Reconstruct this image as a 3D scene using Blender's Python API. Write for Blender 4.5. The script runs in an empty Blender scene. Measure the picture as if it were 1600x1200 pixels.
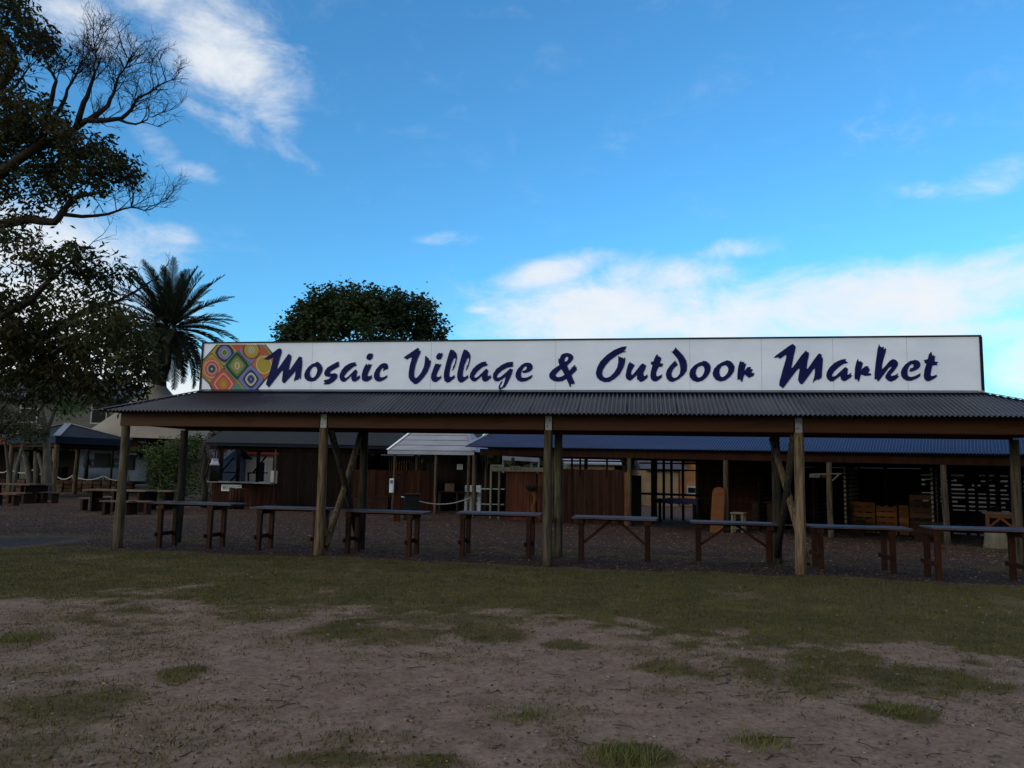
EXPOSURE, SKYSAT, SKYHUE, SUN, CLOUD = 1.0, 1.05, 0.5, 0.5, 0.47
import bpy, bmesh, math, random
from mathutils import Vector, Matrix, noise
random.seed(7)
R = math.radians
scene = bpy.context.scene
col = scene.collection

# ------------------------------------------------------------------ camera
F = 1209.0                      # focal length in photo pixels (1600 wide)
PITCH, ROLL, CAMZ = R(6.46), R(1.1), 1.6
CROT = Matrix.Rotation(math.pi / 2 + PITCH, 3, 'X') @ Matrix.Rotation(ROLL, 3, 'Z')
CAM = Vector((0, 0, CAMZ))
cd = bpy.data.cameras.new('camera'); cam = bpy.data.objects.new('camera', cd); col.objects.link(cam)
cam.location = CAM; cam.rotation_euler = CROT.to_euler()
cd.sensor_width = 36; cd.lens = 36 * F / 1600; cd.clip_end = 3000; cd.clip_start = 0.05
scene.camera = cam

def ray(px, py):
    return CROT @ Vector(((px - 800) / F, -(py - 600) / F, -1))
def ground(px, py, z=0.0):
    r = ray(px, py); return CAM + r * ((z - CAMZ) / r.z)
def at(px, py, Y):
    r = ray(px, py); return CAM + r * (Y / r.y)
def onplane(px, py, O, n):
    r = ray(px, py); return CAM + r * ((Vector(O) - CAM).dot(n) / r.dot(n))

# ------------------------------------------------------------------ mesh builder
class MB:
    def __init__(s): s.v = []; s.f = []; s.t = []; s.sm = []; s.lp = []
    def face(s, idx, tone, smooth=False, lp=0): s.f.append(idx); s.t.append(tone); s.sm.append(smooth); s.lp.append(lp)
    def poly(s, pts, tone=None):
        t = random.random() if tone is None else tone
        i = len(s.v); s.v += [Vector(p) for p in pts]; s.face(list(range(i, i + len(pts))), t)
        return s
    def box(s, c, size, M=None, tone=None, bev=0.0):
        t = random.random() if tone is None else tone
        c = Vector(c); hx, hy, hz = size[0] / 2, size[1] / 2, size[2] / 2
        P = []
        if bev > 0 and min(hx, hy, hz) > bev * 1.5:
            b = bev; i = len(s.v); idx = {}
            for sx in (-1, 1):
                for sy in (-1, 1):
                    for sz in (-1, 1):
                        for k in range(3):
                            p = [sx * hx, sy * hy, sz * hz]
                            for a in range(3):
                                if a != k: p[a] -= (sx, sy, sz)[a] * b
                            idx[(sx, sy, sz, k)] = i + len(P); P.append(Vector(p))
            fs = []
            for k in range(3):
                a, b2 = (k + 1) % 3, (k + 2) % 3
                for sg in (-1, 1):
                    q = []
                    for (x, y) in ((-1, -1), (1, -1), (1, 1), (-1, 1)):
                        d = [0, 0, 0]; d[k] = sg; d[a] = x; d[b2] = y; q.append(idx[(d[0], d[1], d[2], k)])
                    fs.append(q if sg > 0 else q[::-1])
                for x in (-1, 1):
                    for y in (-1, 1):
                        d1 = [0, 0, 0]; d1[k] = -1; d1[a] = x; d1[b2] = y; d2 = list(d1); d2[k] = 1
                        q = [idx[(*d1, a)], idx[(*d2, a)], idx[(*d2, b2)], idx[(*d1, b2)]]
                        fs.append(q if x * y < 0 else q[::-1])
            for sx in (-1, 1):
                for sy in (-1, 1):
                    for sz in (-1, 1):
                        q = [idx[(sx, sy, sz, k)] for k in range(3)]
                        fs.append(q if sx * sy * sz > 0 else q[::-1])
            for q in fs: s.face(q, t)
        else:
            i = len(s.v)
            P = [Vector((x * hx, y * hy, z * hz)) for z in (-1, 1) for (x, y) in ((-1, -1), (1, -1), (1, 1), (-1, 1))]
            for q in ((0, 3, 2, 1), (4, 5, 6, 7), (0, 1, 5, 4), (1, 2, 6, 5), (2, 3, 7, 6), (3, 0, 4, 7)): s.face([i + k for k in q], t)
        for p in P: s.v.append(c + (M @ p if M is not None else p))
        return s
    def bar(s, p, q, w, h, up=(0, 0, 1), tone=None, bev=0.0):
        """rectangular bar from p to q, w wide (sideways), h deep (along up)"""
        p, q = Vector(p), Vector(q); d = (q - p); L = d.length; d.normalize()
        up = Vector(up); sd = d.cross(up)
        if sd.length < 1e-4: sd = d.cross(Vector((0, 1, 0)))
        sd.normalize(); u = sd.cross(d)
        return s.box((p + q) / 2, (L, w, h), Matrix((d, sd, u)).transposed(), tone, bev)
    def tube(s, pts, rad, n=8, tone=None, cap=True, wob=0.0):
        t = random.random() if tone is None else tone
        pts = [Vector(p) for p in pts]
        if not hasattr(rad, '__len__'): rad = [rad] * len(pts)
        base = len(s.v); up = None
        for k, p in enumerate(pts):
            d = (pts[min(k + 1, len(pts) - 1)] - pts[max(k - 1, 0)]).normalized()
            if up is None:
                up = d.orthogonal().normalized()
            up = (up - d * up.dot(d)); up = up.normalized() if up.length > 1e-5 else d.orthogonal().normalized()
            b = d.cross(up)
            for j in range(n):
                a = 2 * math.pi * j / n; r = rad[k] * (1 + (random.uniform(-wob, wob) if wob else 0))
                s.v.append(p + up * (math.cos(a) * r) + b * (math.sin(a) * r))
        for k in range(len(pts) - 1):
            for j in range(n):
                a = base + k * n + j; b2 = base + k * n + (j + 1) % n
                s.face([a, b2, b2 + n, a + n], t, True)
        if cap:
            s.face([base + j for j in range(n)][::-1], t); e = base + (len(pts) - 1) * n
            s.face([e + j for j in range(n)], t)
        return s
    def slab(s, pts, off, tone=None):
        """polygon (list of points) thickened by vector off"""
        t = random.random() if tone is None else tone
        off = Vector(off); i = len(s.v); n = len(pts)
        s.v += [Vector(p) for p in pts] + [Vector(p) + off for p in pts]
        s.face(list(range(i, i + n)), t); s.face([i + n + k for k in range(n)][::-1], t)
        for k in range(n):
            s.face([i + k, i + n + k, i + n + (k + 1) % n, i + (k + 1) % n], t)
        return s
    def lathe(s, c, prof, n=16, tone=None):
        c = Vector(c); t = random.random() if tone is None else tone; i = len(s.v)
        for (r, z) in prof:
            for j in range(n):
                a = 2 * math.pi * j / n; s.v.append(c + Vector((r * math.cos(a), r * math.sin(a), z)))
        for k in range(len(prof) - 1):
            for j in range(n):
                a = i + k * n + j; b = i + k * n + (j + 1) % n; s.face([a, b, b + n, a + n], t, True)
        return s
    def build(s, name, mat, parent=None, recalc=False):
        """points are world points; with a parent they become its local ones"""
        me = bpy.data.meshes.new(name)
        pts = s.v
        if parent is not None and '_mw' in parent.keys():
            mw = MWS[parent['_mw']].inverted(); pts = [mw @ p for p in s.v]
        me.from_pydata([tuple(p) for p in pts], [], s.f)
        at_ = me.attributes.new('tone', 'FLOAT', 'FACE'); at_.data.foreach_set('value', s.t)
        me.polygons.foreach_set('use_smooth', s.sm)
        if recalc:
            bm = bmesh.new(); bm.from_mesh(me); bmesh.ops.recalc_face_normals(bm, faces=bm.faces); bm.to_mesh(me); bm.free()
        me.materials.append(mat); me.update()
        o = bpy.data.objects.new(name, me); col.objects.link(o)
        if parent is not None:
            o.parent = parent
            if '_mw' in parent.keys(): o['_mw'] = parent['_mw']
        return o

MWS = []
def tag(o, label=None, cat=None, group=None, kind=None):
    if label: o['label'] = label
    if cat: o['category'] = cat
    if group: o['group'] = group
    if kind: o['kind'] = kind
    return o
def thing(name, label, cat, loc=(0, 0, 0), rz=0.0, group=None):
    o = bpy.data.objects.new(name, None); col.objects.link(o)
    o.empty_display_size = 0.2
    o.location = loc; o.rotation_euler = (0, 0, rz)
    MWS.append(Matrix.Translation(Vector(loc)) @ Matrix.Rotation(rz, 4, 'Z')); o['_mw'] = len(MWS) - 1
    return tag(o, label, cat, group)
def copy_tree(o, loc, rz, label=None, parent=None):
    kids = [c for c in bpy.data.objects if c.parent == o]
    c = o.copy(); col.objects.link(c)
    if parent is not None: c.parent = parent
    else:
        c.location = loc; c.rotation_euler = (0, 0, rz)
        if label: c['label'] = label
    for k in kids: copy_tree(k, None, None, None, c)
    return c

# ------------------------------------------------------------------ materials
def nodes(name):
    m = bpy.data.materials.new(name); m.use_nodes = True
    nt = m.node_tree; return m, nt, nt.nodes['Principled BSDF']
def mk(nt, kind, **kw):
    n = nt.nodes.new(kind)
    for k, v in kw.items():
        if k.startswith('i_'):
            key = k[2:]; key = int(key) if key.isdigit() else key.replace('_', ' ')
            n.inputs[key].default_value = v
        else: setattr(n, k, v)
    return n
def mat(name, c1, c2=None, scale=(6, 6, 6), rough=0.8, bump=0.15, spec=0.10, tone=0.35, metal=0.0, lo=0.35, hi=0.65, detail=5, fine=0.0, bdist=0.02):
    m, nt, bs = nodes(name); L = nt.links.new
    tc = mk(nt, 'ShaderNodeTexCoord'); mp = mk(nt, 'ShaderNodeMapping'); mp.inputs['Scale'].default_value = scale
    L(tc.outputs['Object'], mp.inputs['Vector'])
    nz = mk(nt, 'ShaderNodeTexNoise', i_Scale=1.0, i_Detail=detail, i_Roughness=0.6); L(mp.outputs[0], nz.inputs['Vector'])
    mr = mk(nt, 'ShaderNodeMapRange', i_1=lo, i_2=hi); L(nz.outputs[0], mr.inputs[0])
    mx = mk(nt, 'ShaderNodeMix', data_type='RGBA'); L(mr.outputs[0], mx.inputs[0])
    mx.inputs[6].default_value = (*c1, 1); mx.inputs[7].default_value = (*(c2 or c1), 1)
    atn = mk(nt, 'ShaderNodeAttribute', attribute_name='tone')
    tr = mk(nt, 'ShaderNodeMapRange', i_3=1 - tone, i_4=1 + tone); L(atn.outputs['Fac'], tr.inputs[0])
    ml = mk(nt, 'ShaderNodeMix', data_type='RGBA', blend_type='MULTIPLY', i_0=1.0)
    L(mx.outputs[2], ml.inputs[6]); L(tr.outputs[0], ml.inputs[7])
    L(ml.outputs[2], bs.inputs['Base Color'])
    bs.inputs['Roughness'].default_value = rough; bs.inputs['Specular IOR Level'].default_value = spec
    bs.inputs['Metallic'].default_value = metal
    if bump:
        b = mk(nt, 'ShaderNodeBump', i_Strength=bump, i_Distance=bdist); L(nz.outputs[0], b.inputs['Height']); L(b.outputs[0], bs.inputs['Normal'])
    return m
def leafmat(name, c1, c2, scale=0.8):
    m, nt, bs = nodes(name); L = nt.links.new
    atn = mk(nt, 'ShaderNodeAttribute', attribute_name='tone')
    tc = mk(nt, 'ShaderNodeTexCoord'); nz = mk(nt, 'ShaderNodeTexNoise', i_Scale=scale, i_Detail=3); L(tc.outputs['Object'], nz.inputs['Vector'])
    ad = mk(nt, 'ShaderNodeMath', operation='ADD'); L(atn.outputs['Fac'], ad.inputs[0]); L(nz.outputs[0], ad.inputs[1])
    mr = mk(nt, 'ShaderNodeMapRange', i_1=0.45, i_2=1.5); L(ad.outputs[0], mr.inputs[0])
    mx = mk(nt, 'ShaderNodeMix', data_type='RGBA'); mx.inputs[6].default_value = (*c1, 1); mx.inputs[7].default_value = (*c2, 1)
    L(mr.outputs[0], mx.inputs[0]); L(mx.outputs[2], bs.inputs['Base Color'])
    bs.inputs['Roughness'].default_value = 0.6; bs.inputs['Specular IOR Level'].default_value = 0.14
    tl = mk(nt, 'ShaderNodeBsdfTranslucent'); L(mx.outputs[2], tl.inputs[0])
    ms = mk(nt, 'ShaderNodeMixShader', i_0=0.25); L(bs.outputs[0], ms.inputs[1]); L(tl.outputs[0], ms.inputs[2])
    L(ms.outputs[0], nt.nodes['Material Output'].inputs[0])
    return m

M = {}
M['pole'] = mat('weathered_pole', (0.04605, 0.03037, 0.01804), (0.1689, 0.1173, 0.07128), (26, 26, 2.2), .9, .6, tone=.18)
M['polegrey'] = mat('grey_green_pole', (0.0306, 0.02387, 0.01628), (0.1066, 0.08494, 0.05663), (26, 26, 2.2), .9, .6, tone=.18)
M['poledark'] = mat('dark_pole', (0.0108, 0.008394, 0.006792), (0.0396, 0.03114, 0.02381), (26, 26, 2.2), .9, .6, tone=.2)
M['beam'] = mat('varnished_beam', (0.03794, 0.01265, 0.00589), (0.06026, 0.02213, 0.0106), (1.2, 6, 9), .55, .1, tone=.2, lo=.30, hi=.5)
M['table'] = mat('stained_table_wood', (0.02046, 0.00663, 0.00324), (0.03534, 0.01275, 0.00648), (6, 14, 3), .6, .15, tone=.3)
M['tabletop'] = mat('worn_tabletop', (0.0462, 0.02772, 0.0336), (0.0924, 0.06468, 0.0784), (3, 16, 16), .5, .2, spec=.2, tone=.35)
M['picnic'] = mat('picnic_wood', (0.02025, 0.00765, 0.00405), (0.0405, 0.0171, 0.0099), (4, 10, 10), .65, .15, tone=.3)
M['picnictop'] = mat('picnic_top_wood', (0.09, 0.05344, 0.03656), (0.1462, 0.09563, 0.0675), (4, 10, 10), .6, .15, tone=.3)
M['plank'] = mat('red_brown_plank', (0.01792, 0.00527, 0.002635), (0.03689, 0.01159, 0.00527), (8, 8, 1.2), .7, .2, tone=.45)
M['plankred'] = mat('varnished_red_plank', (0.068, 0.01496, 0.00612), (0.1156, 0.02856, 0.01156), (8, 8, 1.2), .6, .2, tone=.3)
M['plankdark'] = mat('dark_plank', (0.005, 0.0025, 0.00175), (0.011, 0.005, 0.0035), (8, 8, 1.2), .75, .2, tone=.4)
M['pallet'] = mat('pallet_wood', (0.027, 0.012, 0.0066), (0.054, 0.0252, 0.0132), (2, 8, 8), .8, .2, tone=.5)
M['palletorange'] = mat('orange_pallet_wood', (0.0845, 0.0273, 0.0065), (0.13, 0.0455, 0.0117), (2, 8, 8), .75, .2, tone=.4)
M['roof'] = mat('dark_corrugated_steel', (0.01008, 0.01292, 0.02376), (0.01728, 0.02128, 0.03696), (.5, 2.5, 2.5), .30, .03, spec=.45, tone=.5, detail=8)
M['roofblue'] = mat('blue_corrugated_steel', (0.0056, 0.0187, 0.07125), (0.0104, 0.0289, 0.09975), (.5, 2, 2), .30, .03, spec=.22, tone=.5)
M['gazeboroof'] = mat('matt_dark_roof', (.014, .016, .022), (.024, .026, .034), (.8, .8, .8), .7, .05, spec=.08, tone=.15)
M['roofteal'] = mat('dark_teal_roof', (.006, .010, .014), (.010, .015, .02), (.5, 2, 2), .5, .03, spec=.2, tone=.0)
M['ridge'] = mat('ridge_metal', (.14, .15, .18), (.2, .21, .24), (2, 2, 2), .4, .03, spec=.6, tone=.1)
M['galv'] = mat('galvanised_steel', (0.1666, 0.1726, 0.1785), (0.2499, 0.2558, 0.2618), (9, 9, 9), .45, .05, metal=.3, tone=.1)
M['whiteroof'] = mat('white_roof_sheet', (0.216, 0.2294, 0.272), (0.2736, 0.2886, 0.336), (1, 3, 3), .55, .05, tone=.08)
M['white'] = mat('white_paint', (.68, .69, .71), (.78, .79, .80), (2, 2, 2), .5, .03, tone=.05)
M['signwhite'] = mat('sign_white_panel', (.62, .67, .80), (.76, .80, .91), (.6, .6, 1.2), .45, .02, tone=.04, detail=6)
M['signframe'] = mat('black_sign_frame', (0.0084, 0.0091, 0.0112), (0.014, 0.014, 0.0175), (4, 4, 4), .45, .02, tone=.1)
M['letter'] = mat('navy_paint', (0.0072, 0.0084, 0.06), (0.0108, 0.0126, 0.081), (3, 3, 3), .6, .02, spec=.06, tone=.04)
M['house'] = mat('grey_cladding', (0.102, 0.09563, 0.08925), (0.1275, 0.1211, 0.1115), (.4, 1, 3), .8, .05, tone=.1)
M['houseroof'] = mat('slate_house_roof', (0.04, 0.044, 0.056), (0.06, 0.064, 0.08), (2, 2, 2), .55, .05, tone=.1)
M['fascia'] = mat('dark_fascia', (0.0084, 0.0096, 0.018), (0.0132, 0.015, 0.027), (2, 2, 2), .5, .03, tone=.1)
M['orangefascia'] = mat('terracotta_fascia', (0.176, 0.052, 0.024), (0.224, 0.072, 0.032), (1, 1, 3), .7, .05, tone=.1)
M['redfascia'] = mat('red_brown_fascia', (.14, .028, .018), (.18, .04, .025), (1, 1, 3), .7, .05, tone=.1)
M['bluewall'] = mat('pale_blue_wall', (0.1011, 0.1368, 0.2023), (0.1309, 0.1666, 0.238), (1, 1, 1), .7, .05, tone=.06)
M['glass'] = mat('dark_window_glass', (.010, .011, .014), (.016, .018, .022), (1, 1, 1), .45, .0, spec=.06, tone=.0)
M['tent'] = mat('beige_canvas', (0.2167, 0.1849, 0.1466), (0.2677, 0.2295, 0.1849), (.7, .7, .7), .85, .08, tone=.05)
M['stone'] = mat('rough_stone', (0.03375, 0.01875, 0.01313), (0.0825, 0.045, 0.03), (5, 5, 5), .9, .5, tone=.6)
M['rope'] = mat('pale_rope', (0.36, 0.336, 0.288), (0.48, 0.448, 0.4), (40, 40, 40), .9, .3, tone=.1)
M['beige'] = mat('beige_render', (.58, .52, .42), (.66, .59, .48), (1, 1, 1), .85, .05, tone=.04)
M['orangewall'] = mat('orange_cottage_wall', (.55, .24, .085), (.66, .31, .12), (1, 1, 2), .85, .08, tone=.12)  # sunlight on the far walls put into their orange colour
M['tanwall'] = mat('tan_cottage_wall', (0.22, 0.1485, 0.0825), (0.286, 0.198, 0.1155), (1, 1, 2), .85, .08, tone=.12)
M['greywall'] = mat('grey_cottage_wall', (0.0792, 0.0792, 0.0828), (0.108, 0.108, 0.1116), (1, 1, 2), .85, .05, tone=.1)
M['black'] = mat('black_plastic', (0.0084, 0.0084, 0.0098), (0.0154, 0.0154, 0.0182), (5, 5, 5), .5, .05, tone=.1)
M['navycloth'] = mat('navy_cloth', (.02, .022, .07), (.03, .035, .10), (6, 6, 6), .9, .3, tone=.1)
M['fridge'] = mat('fridge_enamel', (.36, .40, .48), (.44, .48, .56), (2, 2, 2), .35, .02, tone=.05)
M['leanboard'] = mat('orange_plywood', (0.128, 0.04, 0.0112), (0.192, 0.064, 0.0192), (2, 2, 6), .6, .1, tone=.1)
M['rawwood'] = mat('pale_raw_wood', (0.1326, 0.102, 0.0663), (0.1938, 0.153, 0.1071), (10, 10, 3), .8, .3, tone=.2)
M['bark'] = mat('dark_bark', (0.0176, 0.0136, 0.0112), (0.044, 0.0344, 0.028), (9, 9, 2.5), .95, .6, tone=.2, bdist=.05)
M['palebark'] = mat('pale_bark', (0.072, 0.063, 0.051), (0.126, 0.114, 0.093), (9, 9, 2.5), .9, .4, tone=.2)
M['palmbark'] = mat('palm_bark', (0.0225, 0.0165, 0.013), (0.05, 0.039, 0.03), (3, 3, 14), .95, .8, tone=.2, bdist=.08)
M['leaf'] = leafmat('dark_olive_leaf', (.010, .016, .006), (.060, .062, .017))
M['leafautumn'] = leafmat('autumn_tinged_leaf', (.018, .018, .008), (.075, .058, .018))
M['leafgreen'] = leafmat('glossy_green_leaf', (0.0104, 0.0225, 0.00875), (0.0468, 0.06875, 0.0225))
M['leafshrub'] = leafmat('shrub_leaf', (0.0189, 0.0405, 0.01215), (0.0945, 0.1283, 0.0378))
M['palmleaf'] = leafmat('palm_leaflet', (.008, .012, .007), (.028, .034, .016))
M['grassblade'] = leafmat('grass_blade', (.05, .046, .010), (.13, .11, .026), 1.5)
M['tuftblade'] = leafmat('tuft_blade', (.075, .08, .022), (.17, .165, .05), 2)
M['litter'] = mat('leaf_litter', (.07, .036, .022), (.22, .14, .09), (3, 3, 3), .95, .1, tone=.75)
M['pebble'] = mat('pebble_stone', (.07, .06, .055), (.19, .17, .155), (9, 9, 9), .9, .2, tone=.6)
def flat(name, c, rough=.5):
    return mat(name, tuple(x * .74 for x in c), tuple(x * .82 for x in c), (9, 9, 9), rough, .02, spec=.08, tone=.03)
# ------------------------------------------------------------------ sky, sun
SUN_EL, SUN_AZ = R(13), R(-130)          # azimuth clockwise from +Y (the view direction)
SKY = 0.10
TINT = (.45, 1.0, 1.34)
scene.view_settings.view_transform = 'Standard'; scene.view_settings.look = 'None'
scene.view_settings.gamma = 1; scene.view_settings.exposure = EXPOSURE
w = bpy.data.worlds.new('World'); scene.world = w; w.use_nodes = True
nt = w.node_tree; L = nt.links.new; bg = nt.nodes['Background']; out = nt.nodes['World Output']
sky = mk(nt, 'ShaderNodeTexSky', sky_type='NISHITA', sun_disc=False, sun_elevation=SUN_EL, sun_rotation=SUN_AZ, altitude=0, air_density=1.0, dust_density=0.6, ozone_density=1.6)
hs = mk(nt, 'ShaderNodeHueSaturation', i_Saturation=SKYSAT, i_Value=1.0, i_Hue=SKYHUE); L(sky.outputs[0], hs.inputs['Color'])
tn = mk(nt, 'ShaderNodeMix', data_type='RGBA', blend_type='MULTIPLY', i_0=1.0); L(hs.outputs[0], tn.inputs[6]); tn.inputs[7].default_value = (*TINT, 1); L(tn.outputs[2], bg.inputs[0]); bg.inputs[1].default_value = SKY
tc = mk(nt, 'ShaderNodeTexCoord'); sp = mk(nt, 'ShaderNodeSeparateXYZ'); L(tc.outputs['Generated'], sp.inputs[0])
az = mk(nt, 'ShaderNodeMath', operation='ARCTAN2'); L(sp.outputs[0], az.inputs[0]); L(sp.outputs[1], az.inputs[1])
el = mk(nt, 'ShaderNodeMath', operation='ARCSINE'); L(sp.outputs[2], el.inputs[0])
cb = mk(nt, 'ShaderNodeCombineXYZ'); L(az.outputs[0], cb.inputs[0]); L(el.outputs[0], cb.inputs[1])
def azel(px, py):
    r = ray(px, py).normalized(); return math.atan2(r.x, r.y), math.asin(r.z)
CL = [  # photo x, y, half width, half height, tilt (deg, down to the right positive), strength
    (310, 20, 230, 90, 15, .66), (345, 75, 170, 105, 35, .80), (410, 150, 120, 60, 50, .56), (120, 40, 120, 60, 10, .66),
    (375, 200, 110, 34, 12, .46), (460, 240, 100, 26, 22, .46), (245, 225, 70, 36, 40, .46), (300, 267, 60, 22, 5, .46),
    (255, 362, 70, 24, 5, .44), (60, 400, 240, 130, 0, .92), (60, 500, 260, 150, 0, 1.1), (110, 580, 300, 110, 0, 1.0), (250, 610, 190, 40, 0, .95),
    (860, 425, 120, 36, -10, .80), (960, 490, 280, 74, 0, 1.0), (1010, 440, 220, 50, -6, .74), (1300, 490, 460, 84, -3, 1.0), (1560, 440, 240, 66, -8, .82), (1400, 530, 400, 40, 0, .9),
    (1140, 392, 110, 24, -4, .56), (900, 520, 200, 24, 0, .85), (760, 485, 50, 12, 0, .7),
    (1560, 275, 110, 40, 0, .46), (1440, 296, 50, 20, 0, .38), (1620, 560, 140, 70, 0, .8), (700, 372, 90, 16, -3, .36), (1350, 200, 200, 60, 0, .2),
]
acc = None
for (px, py, hx, hy, tl, st) in CL:
    a, e = azel(px, py); a2, _ = azel(px + hx, py); _, e2 = azel(px, py - hy)
    mp = mk(nt, 'ShaderNodeMapping', vector_type='TEXTURE')
    mp.inputs['Location'].default_value = (a, e, 0); mp.inputs['Rotation'].default_value = (0, 0, -R(tl)); mp.inputs['Scale'].default_value = (abs(a2 - a), abs(e2 - e), 1)
    L(cb.outputs[0], mp.inputs[0])
    ln = mk(nt, 'ShaderNodeVectorMath', operation='LENGTH'); L(mp.outputs[0], ln.inputs[0])
    mr = mk(nt, 'ShaderNodeMapRange', interpolation_type='SMOOTHSTEP', i_1=0.15, i_2=1.3, i_3=st, i_4=0.0); L(ln.outputs['Value'], mr.inputs[0])
    if acc is None: acc = mr.outputs[0]
    else:
        mx = mk(nt, 'ShaderNodeMath', operation='SMOOTH_MAX'); mx.inputs[2].default_value = 0.12
        L(acc, mx.inputs[0]); L(mr.outputs[0], mx.inputs[1]); acc = mx.outputs[0]
mp = mk(nt, 'ShaderNodeMapping'); mp.inputs['Scale'].default_value = (7, 13, 1); mp.inputs['Rotation'].default_value = (0, 0, R(14)); L(cb.outputs[0], mp.inputs[0])
nz = mk(nt, 'ShaderNodeTexNoise', i_Scale=1.25, i_Detail=10, i_Roughness=0.66, i_Distortion=0.35); L(mp.outputs[0], nz.inputs[0])
s1 = mk(nt, 'ShaderNodeMath', operation='MULTIPLY_ADD', i_1=1.7, i_2=-0.85); L(nz.outputs[0], s1.inputs[0])      # noise about zero
s2 = mk(nt, 'ShaderNodeMath', operation='ADD'); L(s1.outputs[0], s2.inputs[0]); L(acc, s2.inputs[1])
dn = mk(nt, 'ShaderNodeMapRange', interpolation_type='SMOOTHSTEP', i_1=0.10, i_2=1.12, i_3=0.0, i_4=0.97); L(s2.outputs[0], dn.inputs[0])
gt = mk(nt, 'ShaderNodeMapRange', i_1=0.02, i_2=0.2); L(acc, gt.inputs[0])
dm = mk(nt, 'ShaderNodeMath', operation='MULTIPLY'); L(dn.outputs[0], dm.inputs[0]); L(gt.outputs[0], dm.inputs[1])
nz2 = mk(nt, 'ShaderNodeTexNoise', i_Scale=2.0, i_Detail=5); L(mp.outputs[0], nz2.inputs[0])
cc = mk(nt, 'ShaderNodeMix', data_type='RGBA'); L(nz2.outputs[0], cc.inputs[0])
cc.inputs[6].default_value = (.84, .91, .98, 1); cc.inputs[7].default_value = (1.0, 1.0, 1.0, 1)
# unseen cloud overhead and behind the viewer, added for warmer light on the ground
bk = mk(nt, 'ShaderNodeMapRange', interpolation_type='SMOOTHSTEP', i_1=.62, i_2=.86); L(sp.outputs[2], bk.inputs[0])
bkl = mk(nt, 'ShaderNodeMapRange', interpolation_type='SMOOTHSTEP', i_1=-.1, i_2=-.5); L(sp.outputs[1], bkl.inputs[0])
bkm = mk(nt, 'ShaderNodeMath', operation='MAXIMUM'); L(bk.outputs[0], bkm.inputs[0]); L(bkl.outputs[0], bkm.inputs[1])
bk2 = mk(nt, 'ShaderNodeMath', operation='MULTIPLY_ADD', i_1=1.5, i_2=-.1); L(nz2.outputs[0], bk2.inputs[0])
bk3 = mk(nt, 'ShaderNodeMath', operation='MULTIPLY', use_clamp=True); L(bkm.outputs[0], bk3.inputs[0]); L(bk2.outputs[0], bk3.inputs[1])
dm2 = mk(nt, 'ShaderNodeMath', operation='MAXIMUM'); L(dm.outputs[0], dm2.inputs[0]); L(bk3.outputs[0], dm2.inputs[1])
cw = mk(nt, 'ShaderNodeMix', data_type='RGBA'); L(bk.outputs[0], cw.inputs[0]); cw.inputs[7].default_value = (1.55, 1.36, 1.2, 1)
cw2 = mk(nt, 'ShaderNodeMix', data_type='RGBA'); L(bkl.outputs[0], cw2.inputs[0]); L(cc.outputs[2], cw2.inputs[6]); cw2.inputs[7].default_value = (.42, .31, .24, 1); L(cw2.outputs[2], cw.inputs[6])
bg2 = mk(nt, 'ShaderNodeBackground', i_Strength=CLOUD); L(cw.outputs[2], bg2.inputs[0])
ms = mk(nt, 'ShaderNodeMixShader'); L(dm2.outputs[0], ms.inputs[0]); L(bg.outputs[0], ms.inputs[1]); L(bg2.outputs[0], ms.inputs[2]); L(ms.outputs[0], out.inputs[0])

sd = bpy.data.lights.new('sun', 'SUN'); so = bpy.data.objects.new('sun', sd); col.objects.link(so)
sd.energy = SUN; sd.angle = R(16); sd.color = (1, .86, .68)
so.location = (0, -20, 30)
dirv = Vector((math.sin(SUN_AZ) * math.cos(SUN_EL), math.cos(SUN_AZ) * math.cos(SUN_EL), math.sin(SUN_EL)))
so.rotation_euler = dirv.to_track_quat('Z', 'Y').to_euler()

# ------------------------------------------------------------------ frames of the two sheds
O1 = Vector((0.62, 13.62, 0)); D1 = Vector((.9862, -.1655, 0)).normalized(); N1 = Vector((-D1.y, D1.x, 0))
def S1(u, v, z=0): return O1 + D1 * u + N1 * v + Vector((0, 0, z))
O2 = Vector((-1.34, 27.0, 0)); D2 = Vector((12.32, -7.4, 0)).normalized(); N2 = Vector((-D2.y, D2.x, 0))
def S2(u, v, z=0): return O2 + D2 * u + N2 * v + Vector((0, 0, z))
def uv1(p): q = Vector(p) - O1; return q.dot(D1), q.dot(N1)
def uv2(p): q = Vector(p) - O2; return q.dot(D2), q.dot(N2)
def sm(a, b, x):
    t = max(0.0, min(1.0, (x - a) / (b - a))); return t * t * (3 - 2 * t)
def fbm(x, y, s, o=4): return noise.fractal(Vector((x * s, y * s, 3.7)), 1.0, 2.0, o)

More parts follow.
